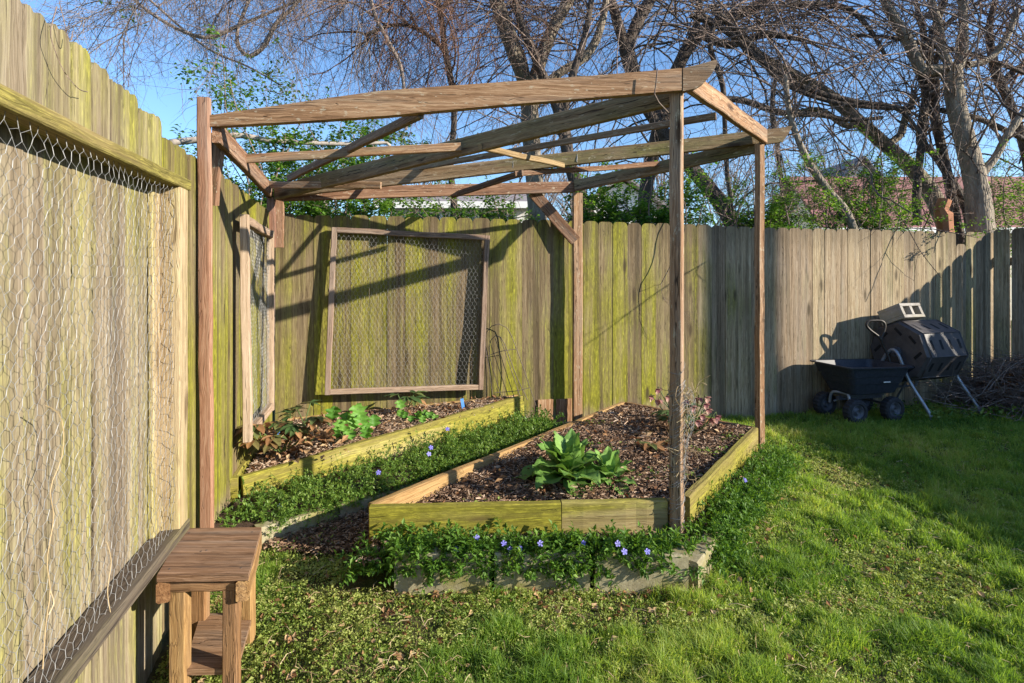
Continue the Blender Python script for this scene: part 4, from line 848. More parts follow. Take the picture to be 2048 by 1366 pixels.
rosette('large grey green leafy rosette in the middle of the front raised bed', P(1140, 958, 3.02), 38, (.20, .30), (.50, .64), .05, 1)
rosette('lower leafy rosette with drooping leaves just right of the biggest rosette', P(1216, 966, 3.02), 20, (.15, .21), (.48, .6), .05, 2)
def hellebore(label, c, nst, hr, spread, flowers, nleaf, mat='helle', lo=0.):
    c = np.asarray(c, float); f = plant('hellebore', label, 'plant', c); ms = MB(); ml = MB()
    for i in range(nleaf):
        a = U3(0, 2*math.pi); el = U3(.25, .9); R_ = U3(.4, 1)*spread; tip = c+A3(math.cos(a)*R_, math.sin(a)*R_, U3(*hr)*.55); ms.tube(stemline(c, tip, .12), .0035, 5, .2)
        out = unit(A3(math.cos(a), math.sin(a), .1))
        for k in range(5):
            b = a+(k-2)*.62; d = A3(math.cos(b), math.sin(b), U3(-.25, .25)); L = U3(.08, .13)
            V, Q = bigleaf(tip, d, L, L*.40, .5, .25, .04, 2.); ml.add(V, [Q], None, min(1, max(0, lo+U3(0, .55)+(.45 if random.random() < .18 else 0))))
    ml.build('foliage', mat, f, smooth=True)
    for (p_) in flowers:
        p_ = np.asarray(p_); ms.tube(smoothline(np.array([c, c*.5+p_*.5+U3(-.02, .02, 3), p_+A3(0, 0, .03), p_]), 9), .0035, 5, .4)
        mb = MB(); ax = unit(A3(U3(-.8, .8), U3(-1, .1), -.45))
        x_, y_, z_ = axes(np.array([ax]))
        for k in range(5):
            a = 2*math.pi*k/5; d = x_[0]*math.cos(a)+z_[0]*math.sin(a); V, Q = bigleaf(p_, unit(d*.75+ax*.8), .042, .036, -.2 if k % 2 else .2, .3, .02, 1, 3, 6); mb.add(V, [Q], None, U3(0, 1))
        mb.build('flower', 'pink', f, smooth=True)
    if ms.n: ms.build('stem', 'stem', f, smooth=True)
    return f
hc = P(1376, 872, 3.75)
hellebore('tall hellebore with drooping dusky pink flowers behind the front pergola post', hc, 0, (.2, .35), .2, [P(x, y, Yd) for x, y, Yd in ((1299, 793, 3.8), (1317, 800, 3.75), (1333, 793, 3.78), (1314, 778, 3.8), (1398, 796, 3.72), (1412, 795, 3.7), (1410, 808, 3.7), (1384, 813, 3.65), (1404, 830, 3.68), (1428, 838, 3.66), (1415, 818, 3.74), (1372, 800, 3.75), (1395, 842, 3.6), (1433, 832, 3.72))], 9)
hellebore('low hellebore with bronzed leaves on the mulch left of the front pergola post', P(1312, 905, 3.55), 0, (.1, .22), .2, [], 7, lo=.30)
hellebore('sprawling plant with browned leathery leaves at the left end of the corner bed', P(560, 905, 3.30), 0, (.2, .42), .22, [], 9, lo=.35)
hellebore('dark leafy clump beside the browned plant in the corner bed', P(612, 892, 3.45), 0, (.25, .45), .19, [], 9, lo=.12)
hellebore('small dark weed at the back of the corner bed near the frame bottom', P(815, 815, 4.15), 0, (.1, .2), .12, [], 4)
n = 900; c_ = P(575, 898, 3.32); q_ = RNG.normal(0, 1, (170, 3))*A3(.17, .07, .05)+c_+A3(0, 0, .06); q_[:, 2] = np.maximum(q_[:, 2], lsoil(q_[:, 0], q_[:, 1])+.01); k_ = len(q_); L = U3(.03, .075, k_)
V, Q, r = leaves(q_, sph(k_, -.6, .6), L, L*.6, RNG.random(k_), U3(-1, 1, k_), tv=A3(0, 0, 0, -.5, .42, .3, .5, .42, .22, 0, .48, 0, 0, 1, .3).reshape(5, 3)); tag(mk('fallen_leaves', V, [Q], 'dead', rnd=r), 'curled brown dead leaves caught around the corner bed plants', 'leaves', kind='stuff')
def mallow(label, c, tips, sizes):
    c = np.asarray(c, float); f = plant('young_plant', label, 'plant', c); ms = MB(); ml = MB()
    for (p_, s_) in zip(tips, sizes):
        p_ = np.asarray(p_, float); ms.tube(stemline(c, p_, .1), .003, 5, .8); d = unit(A3(*(p_-c)[:2], 0)+A3(U3(-.3, .3), U3(-.7, -.3), U3(-.75, -.25))); V, Q = bigleaf(p_-d*s_*.35, d, s_*.92, s_*.98, .6, .30, .12, 2.8, 4, 13, 'round'); ml.add(V, [Q], None, U3(0, 1))
    ml.build('foliage', 'bright', f, smooth=True); ms.build('stem', 'stem', f, smooth=True)
mc = P(690, 884, 3.62)
mallow('bright green young plant with broad lobed leaves in the middle of the corner bed', mc, [P(x, y, Yd) for x, y, Yd in ((668, 822, 3.62), (716, 818, 3.65), (693, 832, 3.7), (708, 842, 3.6), (680, 848, 3.58), (730, 852, 3.6), (748, 838, 3.65), (700, 866, 3.52), (735, 862, 3.5), (672, 862, 3.55), (722, 838, 3.6), (690, 850, 3.5))], [.10, .12, .09, .10, .09, .09, .09, .085, .085, .08, .1, .08])
mallow('pair of small bright seedlings in the corner bed below the leaning frame', P(806, 838, 3.95), [P(x, y, Yd) for x, y, Yd in ((800, 806, 3.95), (803, 824, 3.92), (810, 828, 3.95), (822, 835, 3.92))], [.08, .07, .06, .055])
mallow('sprawling green seedlings near the right end of the corner bed', P(845, 832, 4.0), [P(x, y, Yd) for x, y, Yd in ((838, 828, 4.), (850, 825, 4.02), (860, 828, 4.0), (870, 832, 3.98), (846, 836, 3.9))], [.07, .06, .07, .055, .06])
for (px, py, Yd, lab) in ((556, 862, 3.55, 'small blue plant tag stuck among the brown leaves at the left of the corner bed'), (925, 806, 4.28, 'small blue plant tag at the right end of the corner bed under the frame')):
    p_ = P(px, py, Yd); mb = MB(); mb.box(p_, A3(.024, .006, .004), A3(0, .003, .0), A3(.004, .01, .07), ch=.001); mb.box(p_-A3(0, 0, .05), A3(.008, .002, 0), A3(0, .003, 0), A3(0, .0, .06), ch=.001); tag(mb.build('plant_tag', 'bluetag'), lab, 'plant tag', 'blue plant tags')
def tangle(name, label, cat, runs, mat, r, n=24):
    mb = MB()
    for pts in runs: mb.tube(smoothline(np.array(pts), n), r, 4)
    return tag(mb.build(name, mat), label, cat)
runs = []
for i in range(34):
    c_ = P(U3(1352, 1385), U3(745, 960), 2.54+U3(-.05, .08)); pts = [c_]
    for k in range(U3(4, 9).astype(int) if hasattr(U3(4, 9), 'astype') else int(U3(4, 9))): pts.append(pts[-1]+A3(U3(-.03, .036), U3(-.03, .03), U3(-.05, .045)))
    runs.append(pts)
tangle('dry_vine', 'tangle of dry grey vine and old wire caught on the front pergola post', 'dry vine', runs, 'straw', .0013)
runs = []
for i in range(46):
    zc = 1.35-(U3(740, 1060)-550)/1069*2.57; a0 = U3(0, 6); cc = P(1353, 800, 2.57)[:2]
    runs.append([A3(cc[0]+.041*math.cos(a0+t*1.5), cc[1]+.041*math.sin(a0+t*1.5), zc+.025*math.sin(2.1*t+a0)+t*.008) for t in range(5)])
V, Q = hexwire(P(1364, 965, 2.50), unit((.5, .8, .05)), unit((.06, .02, 1)), unit((.8, -.5, 0)), .14, .42, .026, .0006, .001, .3, .05)
o = tangle('wire_remnant', 'leftover grey chicken wire wrapped round the front pergola post', 'chicken wire', runs, 'wire', .0010, 14); mk('chicken_wire', V, [Q], 'wire', o)
tangle('dry_vine', 'pale dry vine stem climbing the near chicken wire at the left edge', 'dry vine', [[np_px(x, y)+LN*.075 for x, y in ((12, 815), (40, 830), (52, 865), (48, 920), (22, 985), (30, 1040), (15, 1130), (22, 1190), (12, 1260), (5, 1350))], [np_px(x, y)+LN*.075 for x, y in ((22, 1190), (30, 1215), (18, 1240))], [np_px(x, y)+LN*.075 for x, y in ((150, 1090), (160, 1130), (152, 1190), (160, 1240))]], 'straw', .0013)
tangle('bare_twig', 'thin dark twig hanging over the near fence top at upper left', 'twig', [[np_px(x, y)+LN*.03 for x, y in ((85, 10), (72, 60), (80, 95), (100, 140), (130, 175), (150, 182))], [np_px(x, y)+LN*.03 for x, y in ((90, 0), (98, 30), (108, 70), (115, 78), (118, 60))]], 'twig', .0013)
# ------------------------------------------------------------------ woody growth
def grow(starts, dirs, L, r0, n=8, curl=.25, grav=-.1, taper=.3, up=None):
    N = len(starts); p_ = np.asarray(starts, float); d = dirs/(np.linalg.norm(dirs, axis=1, keepdims=True)+1e-9); pts = [p_]; g_ = np.broadcast_to(np.asarray(grav, float), (N,)) if np.ndim(grav) else np.full(N, grav); bias = U3(-1, 1, (N, 3))*curl*.45
    for i in range(n-1):
        d = d+bias+U3(-curl, curl, (N, 3)); d[:, 2] += g_; d /= np.linalg.norm(d, axis=1, keepdims=True)+1e-9; p_ = p_+d*(np.asarray(L)/(n-1))[:, None]; pts.append(p_)
    R_ = np.asarray(r0)[:, None]*np.linspace(1, taper, n)[None]
    return np.stack(pts, 1), R_
def along(Pn, R, cnt, lo=.15, hi=1.):
    N, n, _ = Pn.shape; i = RNG.integers(0, N, cnt); t = U3(lo, hi, cnt)*(n-1); k = np.minimum(t.astype(int), n-2); u = (t-k)[:, None]
    p_ = Pn[i, k]*(1-u)+Pn[i, k+1]*u; T = Pn[i, k+1]-Pn[i, k]; T /= np.linalg.norm(T, axis=1, keepdims=True)+1e-9
    return p_, T, R[i, k]
def sprout(Pn, R, cnt, ang, Lr, rr, curl=.25, grav=-.1, n=7, lo=.15, cap=None, taper=.35, upb=0.):
    p_, T, r = along(Pn, R, cnt, lo); o_ = np.cross(T, sph(cnt)); o_ /= np.linalg.norm(o_, axis=1, keepdims=True)+1e-9; a = U3(*ang, cnt)[:, None]
    d = T*np.cos(a)+o_*np.sin(a)+A3(0, 0, upb); rad = np.minimum(r*.7, U3(*rr, cnt)); return grow(p_, d, U3(*Lr, cnt), rad, n, curl, grav, taper)
def limb(px, Yd, n=26, dy=0.):
    a = np.array([list(P(x, y, Yd+dy*i/(len(px)-1)))+[.88*r*Yd/F] for i, (x, y, r) in enumerate(px)]); s_ = smoothline(a, n); return s_[:, :3], np.maximum(s_[:, 3], .004)
def padn(Ls, n=26): return np.stack([a for a, _ in Ls]), np.stack([b for _, b in Ls])
class Tubes:
    def __init__(s): s.V = []; s.Q = []; s.n = 0
    def add(s, Pn, R, sides):
        V, Q = tubeb(Pn, R, sides); s.V.append(V); s.Q.append(Q+s.n); s.n += len(V); return s
    def build(s, name, mat, par, smooth=True): return mk(name, np.concatenate(s.V), [np.concatenate(s.Q)], mat, par, smooth=smooth)
def rough_limbs(Pn, R, amp=.10):
    return R*(1+amp*U3(-1, 1, R.shape))
def tree(label, Yd, limbs, barkm, twigm, n1, n2, n3, l1=(.5, 1.5), grav=-.06, dys=None, group='bare trees behind the fence', r1=(.006, .016), ang=(.5, 1.3), curl=.26):
    Ls = [limb(l, Yd, dy=(dys[i] if dys else 0)) for i, l in enumerate(limbs)]; Pn, R = padn(Ls)
    base = Pn[0, 0].copy(); g0 = Pn[0, 0]; root = g0+A3(U3(-.1, .1), 0, -g0[2]-.1)
    f = thing('bare_tree', label, 'tree', (root[0], root[1], 0), group)
    T_ = Tubes(); T_.add(np.stack([root, root*.5+g0*.5, g0+A3(0, 0, .01)])[None], np.array([[R[0, 0]*1.35, R[0, 0]*1.1, R[0, 0]]]), 12); T_.add(Pn[:1], rough_limbs(Pn[:1], R[:1], .05), 12); T_.build('trunk', barkm, f)
    if len(Pn) > 1: Tubes().add(Pn[1:], rough_limbs(Pn[1:], R[1:], .06), 9).build('limbs', barkm, f)
    # secondary branches, thinner towards the ends
    up = Pn[:, 6:] ; upR = R[:, 6:]
    B1, R1 = sprout(up, upR, n1, ang, l1, r1, curl, grav, 9, upb=.15); B2, R2 = sprout(B1, R1, n2, (.4, 1.2), (.25, .9), (.003, .007), curl, grav*1.3, 7); B3, R3 = sprout(B2, R2, n3, (.4, 1.2), (.12, .45), (.0018, .0036), .3, grav, 5)
    T_ = Tubes(); T_.add(B1, R1, 5); T_.add(B2, R2, 4); T_.add(B3, R3, 3); T_.build('twigs', twigm, f); return f
tree('pale grey tree forking into three leaning limbs behind the middle of the pergola', 6.6, [
    [(1078, 470, 23), (1072, 400, 21), (1066, 320, 20), (1060, 240, 20), (1060, 190, 22), (1055, 160, 21)],
    [(1052, 175, 17), (1040, 130, 19), (1022, 85, 19), (1008, 45, 17), (992, 0, 16), (975, -60, 14), (950, -150, 10)],
    [(1066, 175, 15), (1078, 130, 16), (1092, 90, 15), (1112, 45, 14), (1138, 0, 13), (1165, -60, 11), (1180, -150, 8)],
    [(1085, 172, 9), (1125, 142, 10), (1165, 118, 10), (1190, 85, 10), (1204, 45, 9), (1212, 0, 8), (1222, -80, 6)]], 'barkpale', 'twigpale', 40, 176, 285)
tree('dark crooked tree with forked limbs rising behind the front pergola post', 7.2, [
    [(1288, 470, 17), (1290, 400, 16), (1300, 330, 16), (1318, 260, 16), (1336, 195, 16), (1360, 125, 15), (1392, 75, 15), (1440, 42, 13), (1510, 15, 11), (1580, -30, 8)],
    [(1345, 160, 9), (1375, 95, 9), (1395, 40, 8), (1400, -20, 7), (1410, -100, 5)],
    [(1400, 70, 8), (1460, 90, 8), (1530, 70, 7), (1610, 80, 5)]], 'barkdark', 'twig', 47, 204, 312)
tree('dark leaning tree with a wide fork at the top behind the pergola beam', 6.9, [
    [(1478, 470, 19), (1440, 405, 17), (1395, 350, 16), (1345, 290, 15), (1295, 215, 15), (1266, 145, 16), (1252, 95, 17)],
    [(1252, 100, 12), (1238, 55, 12), (1222, 0, 11), (1200, -70, 8)], [(1252, 100, 13), (1275, 45, 14), (1300, 0, 14), (1330, -60, 11)],
    [(1290, 205, 8), (1240, 170, 8), (1190, 165, 7), (1130, 200, 6)]], 'barkdark', 'twig', 40, 176, 285)
tree('slim dark tree behind the back pergola post', 6.3, [
    [(1192, 470, 18), (1160, 390, 16), (1138, 320, 15), (1128, 260, 14), (1112, 205, 13), (1085, 150, 11), (1065, 100, 10), (1040, 40, 8), (1020, -40, 6)],
    [(1125, 250, 8), (1140, 170, 9), (1165, 90, 8), (1180, 20, 7), (1190, -60, 5)]], 'barkdark', 'twig', 30, 136, 217)
tree('mossy tree with one long limb arching down to the left over the fence', 7.4, [
    [(1908, 480, 22), (1885, 430, 20), (1855, 375, 17), (1812, 325, 15), (1765, 285, 14), (1715, 240, 14), (1660, 192, 13), (1600, 155, 11), (1530, 118, 9), (1450, 60, 7), (1390, 20, 5)],
    [(1770, 290, 8), (1800, 270, 8), (1812, 230, 7), (1830, 190, 6)], [(1720, 245, 6), (1690, 250, 7), (1640, 220, 6), (1590, 225, 5)]], 'barkmoss', 'twig', 54, 217, 312)
tree('tall stout grey tree with knotted fork on the right behind the fence', 6.5, [
    [(1962, 480, 27), (1958, 420, 25), (1948, 350, 22), (1930, 280, 20), (1914, 220, 19), (1906, 165, 19), (1904, 135, 19)],
    [(1900, 140, 13), (1872, 140, 13), (1845, 143, 13), (1832, 118, 12), (1815, 80, 12), (1792, 42, 11), (1770, 0, 10), (1745, -70, 8)],
    [(1915, 135, 12), (1926, 100, 10), (1927, 50, 9), (1925, 0, 9), (1925, -90, 7)], [(1898, 130, 9), (1886, 100, 9), (1878, 50, 8), (1862, 0, 8), (1850, -80, 6)],
    [(1962, 350, 9), (1990, 315, 8), (2015, 270, 8), (2040, 235, 8), (2080, 190, 7)], [(1935, 130, 8), (1975, 120, 7), (2010, 80, 7), (2035, 20, 6)]], 'barkpale', 'twigpale', 61, 231, 312)
tree('twin dark twisted trunks tangled beside the stout grey tree', 6.9, [
    [(1922, 480, 10), (1908, 420, 10), (1895, 350, 10), (1882, 290, 10), (1868, 220, 10), (1872, 170, 9), (1860, 120, 8), (1868, 60, 8), (1890, 0, 7), (1900, -80, 5)],
    [(1945, 480, 9), (1930, 410, 9), (1908, 370, 9), (1884, 330, 8), (1862, 300, 8), (1840, 285, 8), (1845, 240, 9), (1852, 190, 8), (1840, 140, 7), (1850, 80, 6), (1830, 0, 5)],
    [(1835, 450, 9), (1833, 400, 9), (1838, 330, 8), (1846, 270, 8), (1850, 220, 8), (1858, 160, 7), (1880, 100, 6)]], 'barkdark', 'twig', 40, 163, 244)
tree('thin dark tree leaning at the far right edge behind the fence', 6.9, [
    [(2085, 480, 10), (2065, 400, 9), (2050, 300, 9), (2025, 220, 9), (2000, 165, 9), (1988, 130, 9), (1978, 60, 7), (1990, 0, 6), (2005, -80, 5)],
    [(2000, 170, 7), (2030, 140, 7), (2060, 120, 6), (2100, 60, 5)]], 'barkdark', 'twigred', 40, 176, 285)
tree('slender tree hung with a red brown curtain of twigs left of the pale forked tree', 6.4, [
    [(905, 470, 8), (908, 400, 8), (900, 330, 7), (908, 250, 7), (905, 180, 7), (890, 100, 7), (880, 20, 7), (860, -60, 6), (850, -150, 5)],
    [(890, 100, 5), (840, 60, 5), (790, 50, 4), (730, 70, 4)], [(880, 20, 5), (930, -30, 5), (970, -60, 4)], [(865, -50, 6), (780, -90, 6), (690, -100, 5), (600, -90, 5)]], 'barkdark', 'twigred', 47, 204, 285)
tree('leaning grey sapling behind the right pergola post', 6.0, [
    [(1712, 470, 9), (1690, 420, 9), (1660, 385, 8), (1630, 345, 8), (1605, 300, 7), (1580, 230, 6), (1570, 150, 5)]], 'barkpale', 'twig', 20, 88, 108)
# arching bramble canopy: long drooping canes
def arcs(name, label, cat, starts, vel, L, r, mat, n=20, grav=-.13, twigs=0, tw_len=(.15, .6), red=None, group=None, curl=.05):
    Pn, R = grow(starts, vel, L, r, n, curl, grav, .45); b = Pn[:, 0].mean(0); f = thing(name, label, cat, (b[0], b[1], 0), group)
    T_ = Tubes(); T_.add(Pn, R, 5); T_.build('canes', mat, f)
    if twigs:
        B, RB = sprout(Pn, R, twigs, (.5, 1.4), tw_len, (.0022, .0050), .36, -.11, 8); C, RC = sprout(B, RB, int(twigs*.8), (.5, 1.2), (.08, .34), (.0015, .0026), .36, -.08, 5)
        T_ = Tubes(); T_.add(B, RB, 3); T_.add(C, RC, 3); T_.build('twigs', red or mat, f)
    return f
def pst(n, x0, x1, y0, y1, Y0, Y1, beh=True):
    out = []
    for _ in range(n):
        px = U3(x0, x1); out.append(P(px, U3(y0, y1), max(U3(Y0, Y1), (BC/(1-.25*(px-CX)/F)+.25+U3(0, .5)) if beh else 0)))
    return np.array(out)
VG = 'tangled vine canopies over the fence'
n = 95; arcs('vine_canopy', 'dark vine canopy arching from the top centre down to the right', 'vines', pst(n, 1300, 1560, -60, 110, 5.9, 7.6), np.stack([U3(.5, 1.4, n), U3(-.3, .3, n), U3(-.1, .9, n)], 1), U3(1.6, 4.2, n), U3(.005, .013, n), 'twig', 22, -.075, 750, (.15, .7), group=VG, curl=.10)
n = 75; arcs('vine_canopy', 'dark vine canopy sweeping from the top centre down to the left over the pergola', 'vines', pst(n, 1100, 1480, -80, 100, 5.9, 7.6), np.stack([U3(-1.4, -.4, n), U3(-.3, .3, n), U3(-.1, .9, n)], 1), U3(1.4, 3.2, n), U3(.004, .012, n), 'twig', 22, -.08, 650, (.15, .7), group=VG, curl=.10)
n = 70; arcs('vine_canopy', 'twisting brown vines looping across the upper right sky', 'vines', pst(n, 1680, 2080, -120, 120, 5.6, 7.4), np.stack([U3(-1.2, .9, n), U3(-.3, .3, n), U3(-.5, .7, n)], 1), U3(1.0, 2.8, n), U3(.004, .010, n), 'twig', 20, -.07, 750, (.15, .6), 'twigred', group=VG, curl=.14)
n = 48; arcs('vine_canopy', 'reddish brown twig curtain hanging thickly at the top left of the pale tree', 'vines', pst(n, 790, 1000, -170, 60, 5.9, 7.0), np.stack([U3(-.7, .5, n), U3(-.3, .3, n), U3(-.5, .4, n)], 1), U3(.9, 2.0, n), U3(.003, .007, n), 'twigred', 18, -.13, 2300, (.2, .8), group=VG)
n = 84; arcs('vine_canopy', 'thin drooping branches trailing across the blue sky at top left', 'vines', pst(n, 330, 830, -230, -40, 5.4, 7.0), np.stack([U3(-1.1, .8, n), U3(-.3, .3, n), U3(-.5, .2, n)], 1), U3(1.0, 2.6, n), U3(.0028, .0075, n), 'twig', 20, -.06, 3000, (.2, .85), group=VG, curl=.13)
n = 26; arcs('vine_canopy', 'sparse pale twigs reaching left over the near fence', 'vines', pst(n, 230, 620, -120, 60, 5.0, 6.4), np.stack([U3(-1.2, .3, n), U3(-.3, .2, n), U3(-.3, .2, n)], 1), U3(.9, 1.8, n), U3(.0025, .006, n), 'twigpale', 18, -.04, 800, (.2, .7), group=VG, curl=.08)
n = 75; arcs('vine_canopy', 'thick knotted brown canes twisting through the middle and right of the bare trees', 'vines', pst(n, 1180, 2040, -60, 330, 5.8, 7.4), np.stack([U3(-1.2, 1.2, n), U3(-.4, .4, n), U3(-.6, .9, n)], 1), U3(.9, 2.6, n), U3(.007, .016, n), 'barkdark', 22, -.045, 700, (.15, .6), 'twig', group=VG, curl=.20)
n = 36; arcs('vine_canopy', 'looping dark canes hanging among the drooping branches at upper left of the pergola', 'vines', pst(n, 420, 1060, -120, 60, 5.8, 7.2), np.stack([U3(-1.2, 1.0, n), U3(-.4, .4, n), U3(-.7, .3, n)], 1), U3(.8, 2.0, n), U3(.005, .010, n), 'twig', 22, -.03, 800, (.15, .6), group=VG, curl=.22)
n = 40; arcs('vine_canopy', 'upright bare stems between the right pergola post and the red roofed house', 'vines', pst(n, 1380, 1900, 440, 470, 5.6, 7.2), np.stack([U3(-.5, .5, n), U3(-.3, .3, n), U3(.8, 1.2, n)], 1), U3(.8, 2.3, n), U3(.003, .008, n), 'twig', 14, -.03, 900, (.15, .5), group=VG)
# hand traced main loops of vine
def loops(label, Yd, ls, mat): 
    f = thing('climbing_vine', label, 'vine', tuple(P(ls[0][0][0], HOR, Yd)[:2])+(0,)); Pn, R = padn([limb(l, Yd) for l in ls]); Tubes().add(Pn, R, 6).build('stems', mat, f)
    B, RB = sprout(Pn, R, 40*len(ls), (.5, 1.4), (.1, .5), (.002, .004), .22, -.1, 7); Tubes().add(B, RB, 3).build('twigs', mat, f)
loops('pale branch and dark looping vines crossing the sky at top left', 5.8, [[(265, -5, 3), (300, 25, 4), (360, 60, 4), (420, 75, 4), (480, 50, 4), (540, 25, 3), (605, -3, 3)], [(505, -20, 4), (490, 20, 4), (475, 60, 4), (478, 95, 5), (500, 112, 5), (530, 90, 5), (550, 50, 5), (590, 10, 4), (620, -30, 4)], [(300, 0, 3), (380, 70, 3), (430, 105, 3), (500, 135, 2), (560, 170, 2)], [(735, -30, 5), (750, 30, 5), (775, 80, 5), (800, 130, 5), (808, 180, 4), (812, 260, 4)]], 'twigpale')
loops('long horizontal vines spreading from the centre over the right fence', 6.6, [[(1400, 200, 7), (1480, 200, 7), (1560, 225, 7), (1640, 230, 6), (1700, 240, 5), (1765, 235, 4)], [(1380, 30, 6), (1450, 60, 7), (1530, 130, 7), (1620, 180, 7), (1720, 205, 6), (1800, 220, 5), (1860, 300, 4)], [(1420, 10, 5), (1500, 90, 6), (1560, 160, 6), (1650, 200, 5), (1750, 215, 5), (1830, 215, 4)], [(1560, 10, 6), (1640, 8, 7), (1700, 20, 6), (1740, 60, 5), (1770, 110, 4)], [(1700, 70, 4), (1780, 75, 4), (1860, 90, 5), (1950, 110, 5), (2060, 150, 5)], [(1440, 20, 6), (1420, 90, 6), (1445, 170, 6), (1450, 260, 5), (1455, 350, 5), (1470, 460, 4)], [(1560, 120, 5), (1545, 200, 5), (1555, 300, 5), (1565, 400, 5), (1550, 470, 4)], [(1880, 220, 6), (1950, 235, 6), (2010, 260, 6), (2070, 290, 5)]], 'barkdark')
# leafy shrubs
def shrub(label, x0, x1, ytop, Yd, nst, nl, mat='shrub', ll=(.03, .055), thick=.5, group='leafy shrubs behind the fence', ybase=520, twigm='twig', den=5):
    n = nst; a = pst(n, x0, x1, ybase, ybase+10, Yd-thick, Yd+thick); t = np.array([P(U3(x0-15, x1+15), ytop+(460-ytop)*random.random()**1.3, Yd) for _ in range(n)]); L = np.linalg.norm(t-a, axis=1)
    Pn, R = grow(a, t-a, L, U3(.006, .013, n), 12, .16, -.01, .35); B, RB = sprout(Pn, R, n*9, (.5, 1.3), (.2, .6), (.002, .005), .25, -.05, 7, lo=.25)
    c = a.mean(0); f = thing('leafy_shrub', label, 'shrub', (c[0], c[1], 0), group)
    for i in range(n): Pn[i, 0, 2] = min(Pn[i, 0, 2], .0)
    T_ = Tubes(); T_.add(Pn, R, 5); T_.add(B, RB, 3); T_.build('stems', twigm, f)
    k = nl; i = RNG.integers(0, len(B), k); j = RNG.integers(1, B.shape[1], k); p_ = B[i, j]+U3(-.035, .035, (k, 3)); cl = fbm(p_[:, 0]*2.6, p_[:, 2]*2.6, 13); ok = RNG.random(k) < sm(.26, .48, cl); p_ = p_[ok]; k = len(p_)
    L = U3(*ll, k); V, Q, r = leaves(p_, sph(k, -.6, .5), L, L*U3(.5, .75, k), np.clip(RNG.random(k)*.7+.5*(fbm(p_[:, 0]*3, p_[:, 2]*3, 23)-.35), 0, 1), U3(-.8, .8, k)); mk('foliage', V, [Q], mat, f, rnd=r)
shrub('green shrub in the corner behind the left end of the back fence', 430, 600, 240, 5.6, 18, 11000)
shrub('thick green bush above the fence behind the left half of the pergola', 560, 800, 235, 6.0, 26, 19000)
shrub('low green bush in front of the white house under the pergola', 800, 1040, 375, 6.0, 18, 6500)
shrub('dense dark green bush between the back post and the front pergola post', 1190, 1350, 345, 5.8, 18, 12500)
shrub('loose green bush behind the fence around the right pergola post', 1380, 1650, 330, 6.0, 22, 15000, ll=(.022, .04))
shrub('airy light green shrub in front of the red roof', 1620, 1850, 300, 6.4, 30, 21000, ll=(.022, .042))
shrub('light green shrub behind the stout tree at the right edge', 1960, 2120, 300, 6.9, 18, 9000, ll=(.022, .042))
shrub('leafy climber reaching high behind the left pergola post', 415, 560, 90, 5.5, 9, 2600, ll=(.03, .05))
# ivy clumps high on the vines at upper left
lp = np.concatenate([RNG.normal(0, 1, (k_, 3))*A3(sx, .12, sz)+P(x, y, 5.7) for x, y, sx, sz, k_ in ((425, 160, .10, .16, 110), (470, 190, .14, .10, 120), (560, 130, .05, .12, 40), (530, 210, .2, .12, 170), (600, 195, .15, .12, 120), (250, 20, .06, .06, 40), (380, 145, .06, .08, 50))]); k_ = len(lp); L = U3(.03, .055, k_)
V, Q, r = leaves(lp, sph(k_, -.7, .4), L, L*.65, RNG.random(k_), U3(-.8, .8, k_)); o = mk('climbing_ivy', V, [Q], 'shrub', rnd=r); tag(o, 'sparse green ivy leaves climbing the thin vines at upper left', 'ivy')
B, RB = grow(lp[RNG.integers(0, k_, 60)], sph(60, -1, .2), U3(.3, .9, 60), U3(.002, .004, 60), 8, .2, -.05); Tubes().add(B, RB, 3).build('stems', 'twig', o)
# fallen pale branch resting on the shrubs
mb = MB(); pts = smoothline(np.array([P(x, y, Yd) for x, y, Yd in ((340, 286, 5.0), (370, 282, 5.05), (430, 277, 5.1), (480, 271, 5.15), (540, 281, 5.2), (620, 286, 5.3), (700, 288, 5.4), (770, 286, 5.5), (780, 292, 5.5))]), 40); mb.tube(pts, np.linspace(.034, .016, 40)*(1+U3(-.05, .05, 40)), 9); o = mb.build('fallen_branch', 'birch', None, True); tag(o, 'pale peeling branch lying across the shrubs behind the left pergola beam', 'branch')
# broken orange stump
mb = MB(); p0 = P(1893, 470, 6.3); pts = [A3(p0[0], p0[1], -.1), A3(p0[0], p0[1], 1.0), P(1890, 450, 6.3), P(1882, 420, 6.3), P(1889, 400, 6.3)]; mb.tube(smoothline(np.array(pts), 20), np.linspace(.12, .075, 20)*(1+U3(-.2, .2, 20)), 9); tag(mb.build('tree_stump', 'terr'), 'orange brown broken stump showing above the fence beside the stout right tree', 'stump')
# brush pile at the right
c_ = A3(5.30, 5.50, 0); n = 1500; a = U3(0, 2*math.pi, n); rr = np.sqrt(RNG.random(n)); st = np.stack([c_[0]+rr*np.cos(a)*.58, c_[1]+rr*np.sin(a)*.38, .04+(1-rr**2)*.50*RNG.random(n)], 1); d = sph(n, -.35, .28)
Pn, R = grow(st, d, U3(.2, .75, n), U3(.002, .006, n), 7, .16, -.02, .5); f = thing('brush_pile', 'heap of brown dead twigs and clippings piled against the right end of the fence', 'brush pile', tuple(c_)); Tubes().add(Pn, R, 4).build('twigs', 'twig', f)
st = pst(26, 1880, 2040, 780, 815, 5.2, 5.5, False); Pn, R = grow(st, np.stack([U3(-1, .8, 26), U3(-.6, .3, 26), U3(.0, .9, 26)], 1), U3(.3, .8, 26), U3(.003, .006, 26), 7, .1, -.03, .5); Tubes().add(Pn, R, 4).build('branches', 'twigpale', f)
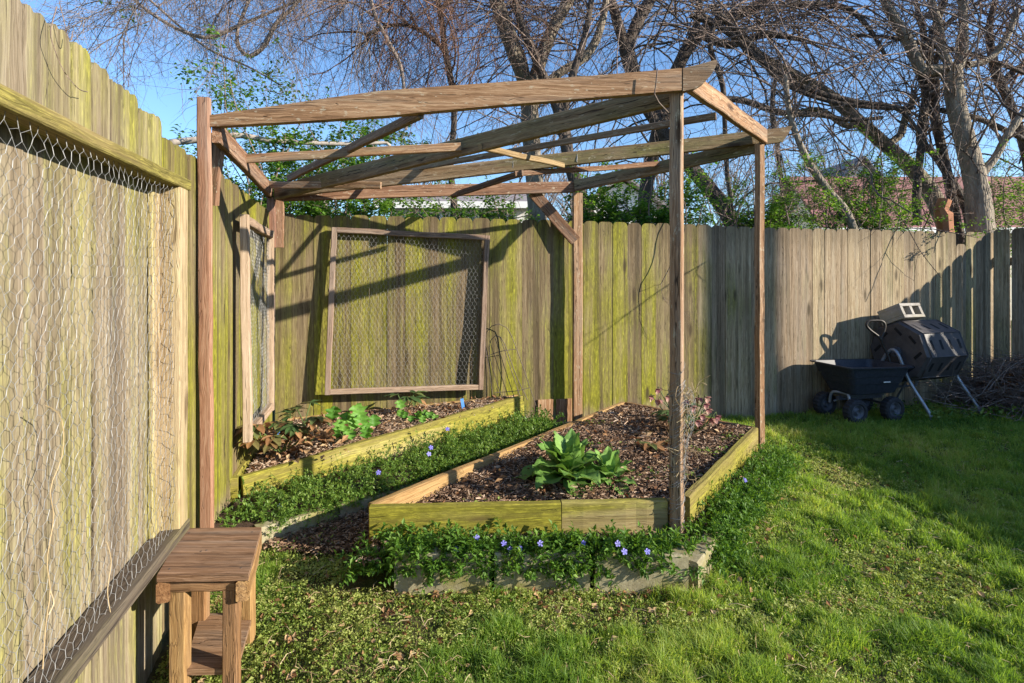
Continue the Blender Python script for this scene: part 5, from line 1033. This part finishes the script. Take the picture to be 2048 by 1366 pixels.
k_ = 900; q_ = np.stack([c_[0]+RNG.normal(0, .3, k_), c_[1]+RNG.normal(0, .18, k_), 0*a[:k_]], 1); e_ = ((q_[:, 0]-c_[0])/.58)**2+((q_[:, 1]-c_[1])/.38)**2; q_[:, 2] = np.maximum(.02, (1-e_)*.36); L = U3(.03, .07, k_); V, Q, r = leaves(q_, sph(k_, -.4, .4), L, L*.5, RNG.random(k_)*.6, U3(-1, 1, k_)); mk('dead_leaves', V, [Q], 'dead', f, rnd=r)
# weeds at the fence foot near the composter
k_ = 420; q_ = np.stack([U3(3.6, 5.2, k_), U3(5.0, 5.55, k_), U3(.0, .09, k_)], 1); q_[:, 2] *= vn(q_[:, 0]*5, q_[:, 1]*5, 3); L = U3(.03, .07, k_); V, Q, r = leaves(q_, sph(k_, .1, .9), L, L*.45, RNG.random(k_), U3(-.5, .5, k_)); tag(mk('fence_weeds', V, [Q], 'strip', rnd=r), 'broad leaved weeds growing at the fence foot under the composter', 'weeds', kind='stuff')
# distant bare trees
def fartree(label, x, y, h, seed):
    st = np.array([(x, y, 0.)]); Pn, R = grow(st, A3(0, 0, 1)[None], A3(h*.7), A3(h*.017), 12, .05, .02, .4); f = thing('distant_tree', label, 'tree', (x, y, 0), 'distant bare trees'); Tubes().add(Pn, R, 8).build('trunk', 'barkpale', f)
    B, RB = sprout(Pn, R, 22, (.3, .8), (h*.25, h*.5), (h*.003, h*.008), .12, .03, 9, lo=.3); C, RC = sprout(B, RB, 150, (.3, .9), (h*.10, h*.24), (h*.0012, h*.003), .16, .02, 7); D, RD = sprout(C, RC, 520, (.3, .9), (h*.05, h*.12), (h*.0008, h*.0012), .2, 0., 5)
    T_ = Tubes(); T_.add(B, RB, 5); T_.add(C, RC, 4); T_.add(D, RD, 3); T_.build('branches', 'twigpale', f)
for (x, y, h, l) in ((-9, 24, 7.5, 'distant bare tree far left behind the white sided house'), (-4.5, 28, 8, 'distant bare tree behind the chimney side of the grey roofed house'), (1.5, 26, 8, 'distant bare tree seen between the pale forked tree and the back post'), (7.5, 25, 7.5, 'distant bare tree beyond the right pergola post'), (12, 31, 9, 'distant bare tree left of the tall white gable'), (20, 32, 9, 'distant bare tree right of the tall white gable'), (27, 30, 8, 'distant bare tree farthest right beyond the red roof'), (4.5, 34, 9, 'distant bare tree far beyond the small white house')): fartree(l, x, y, h, 1)
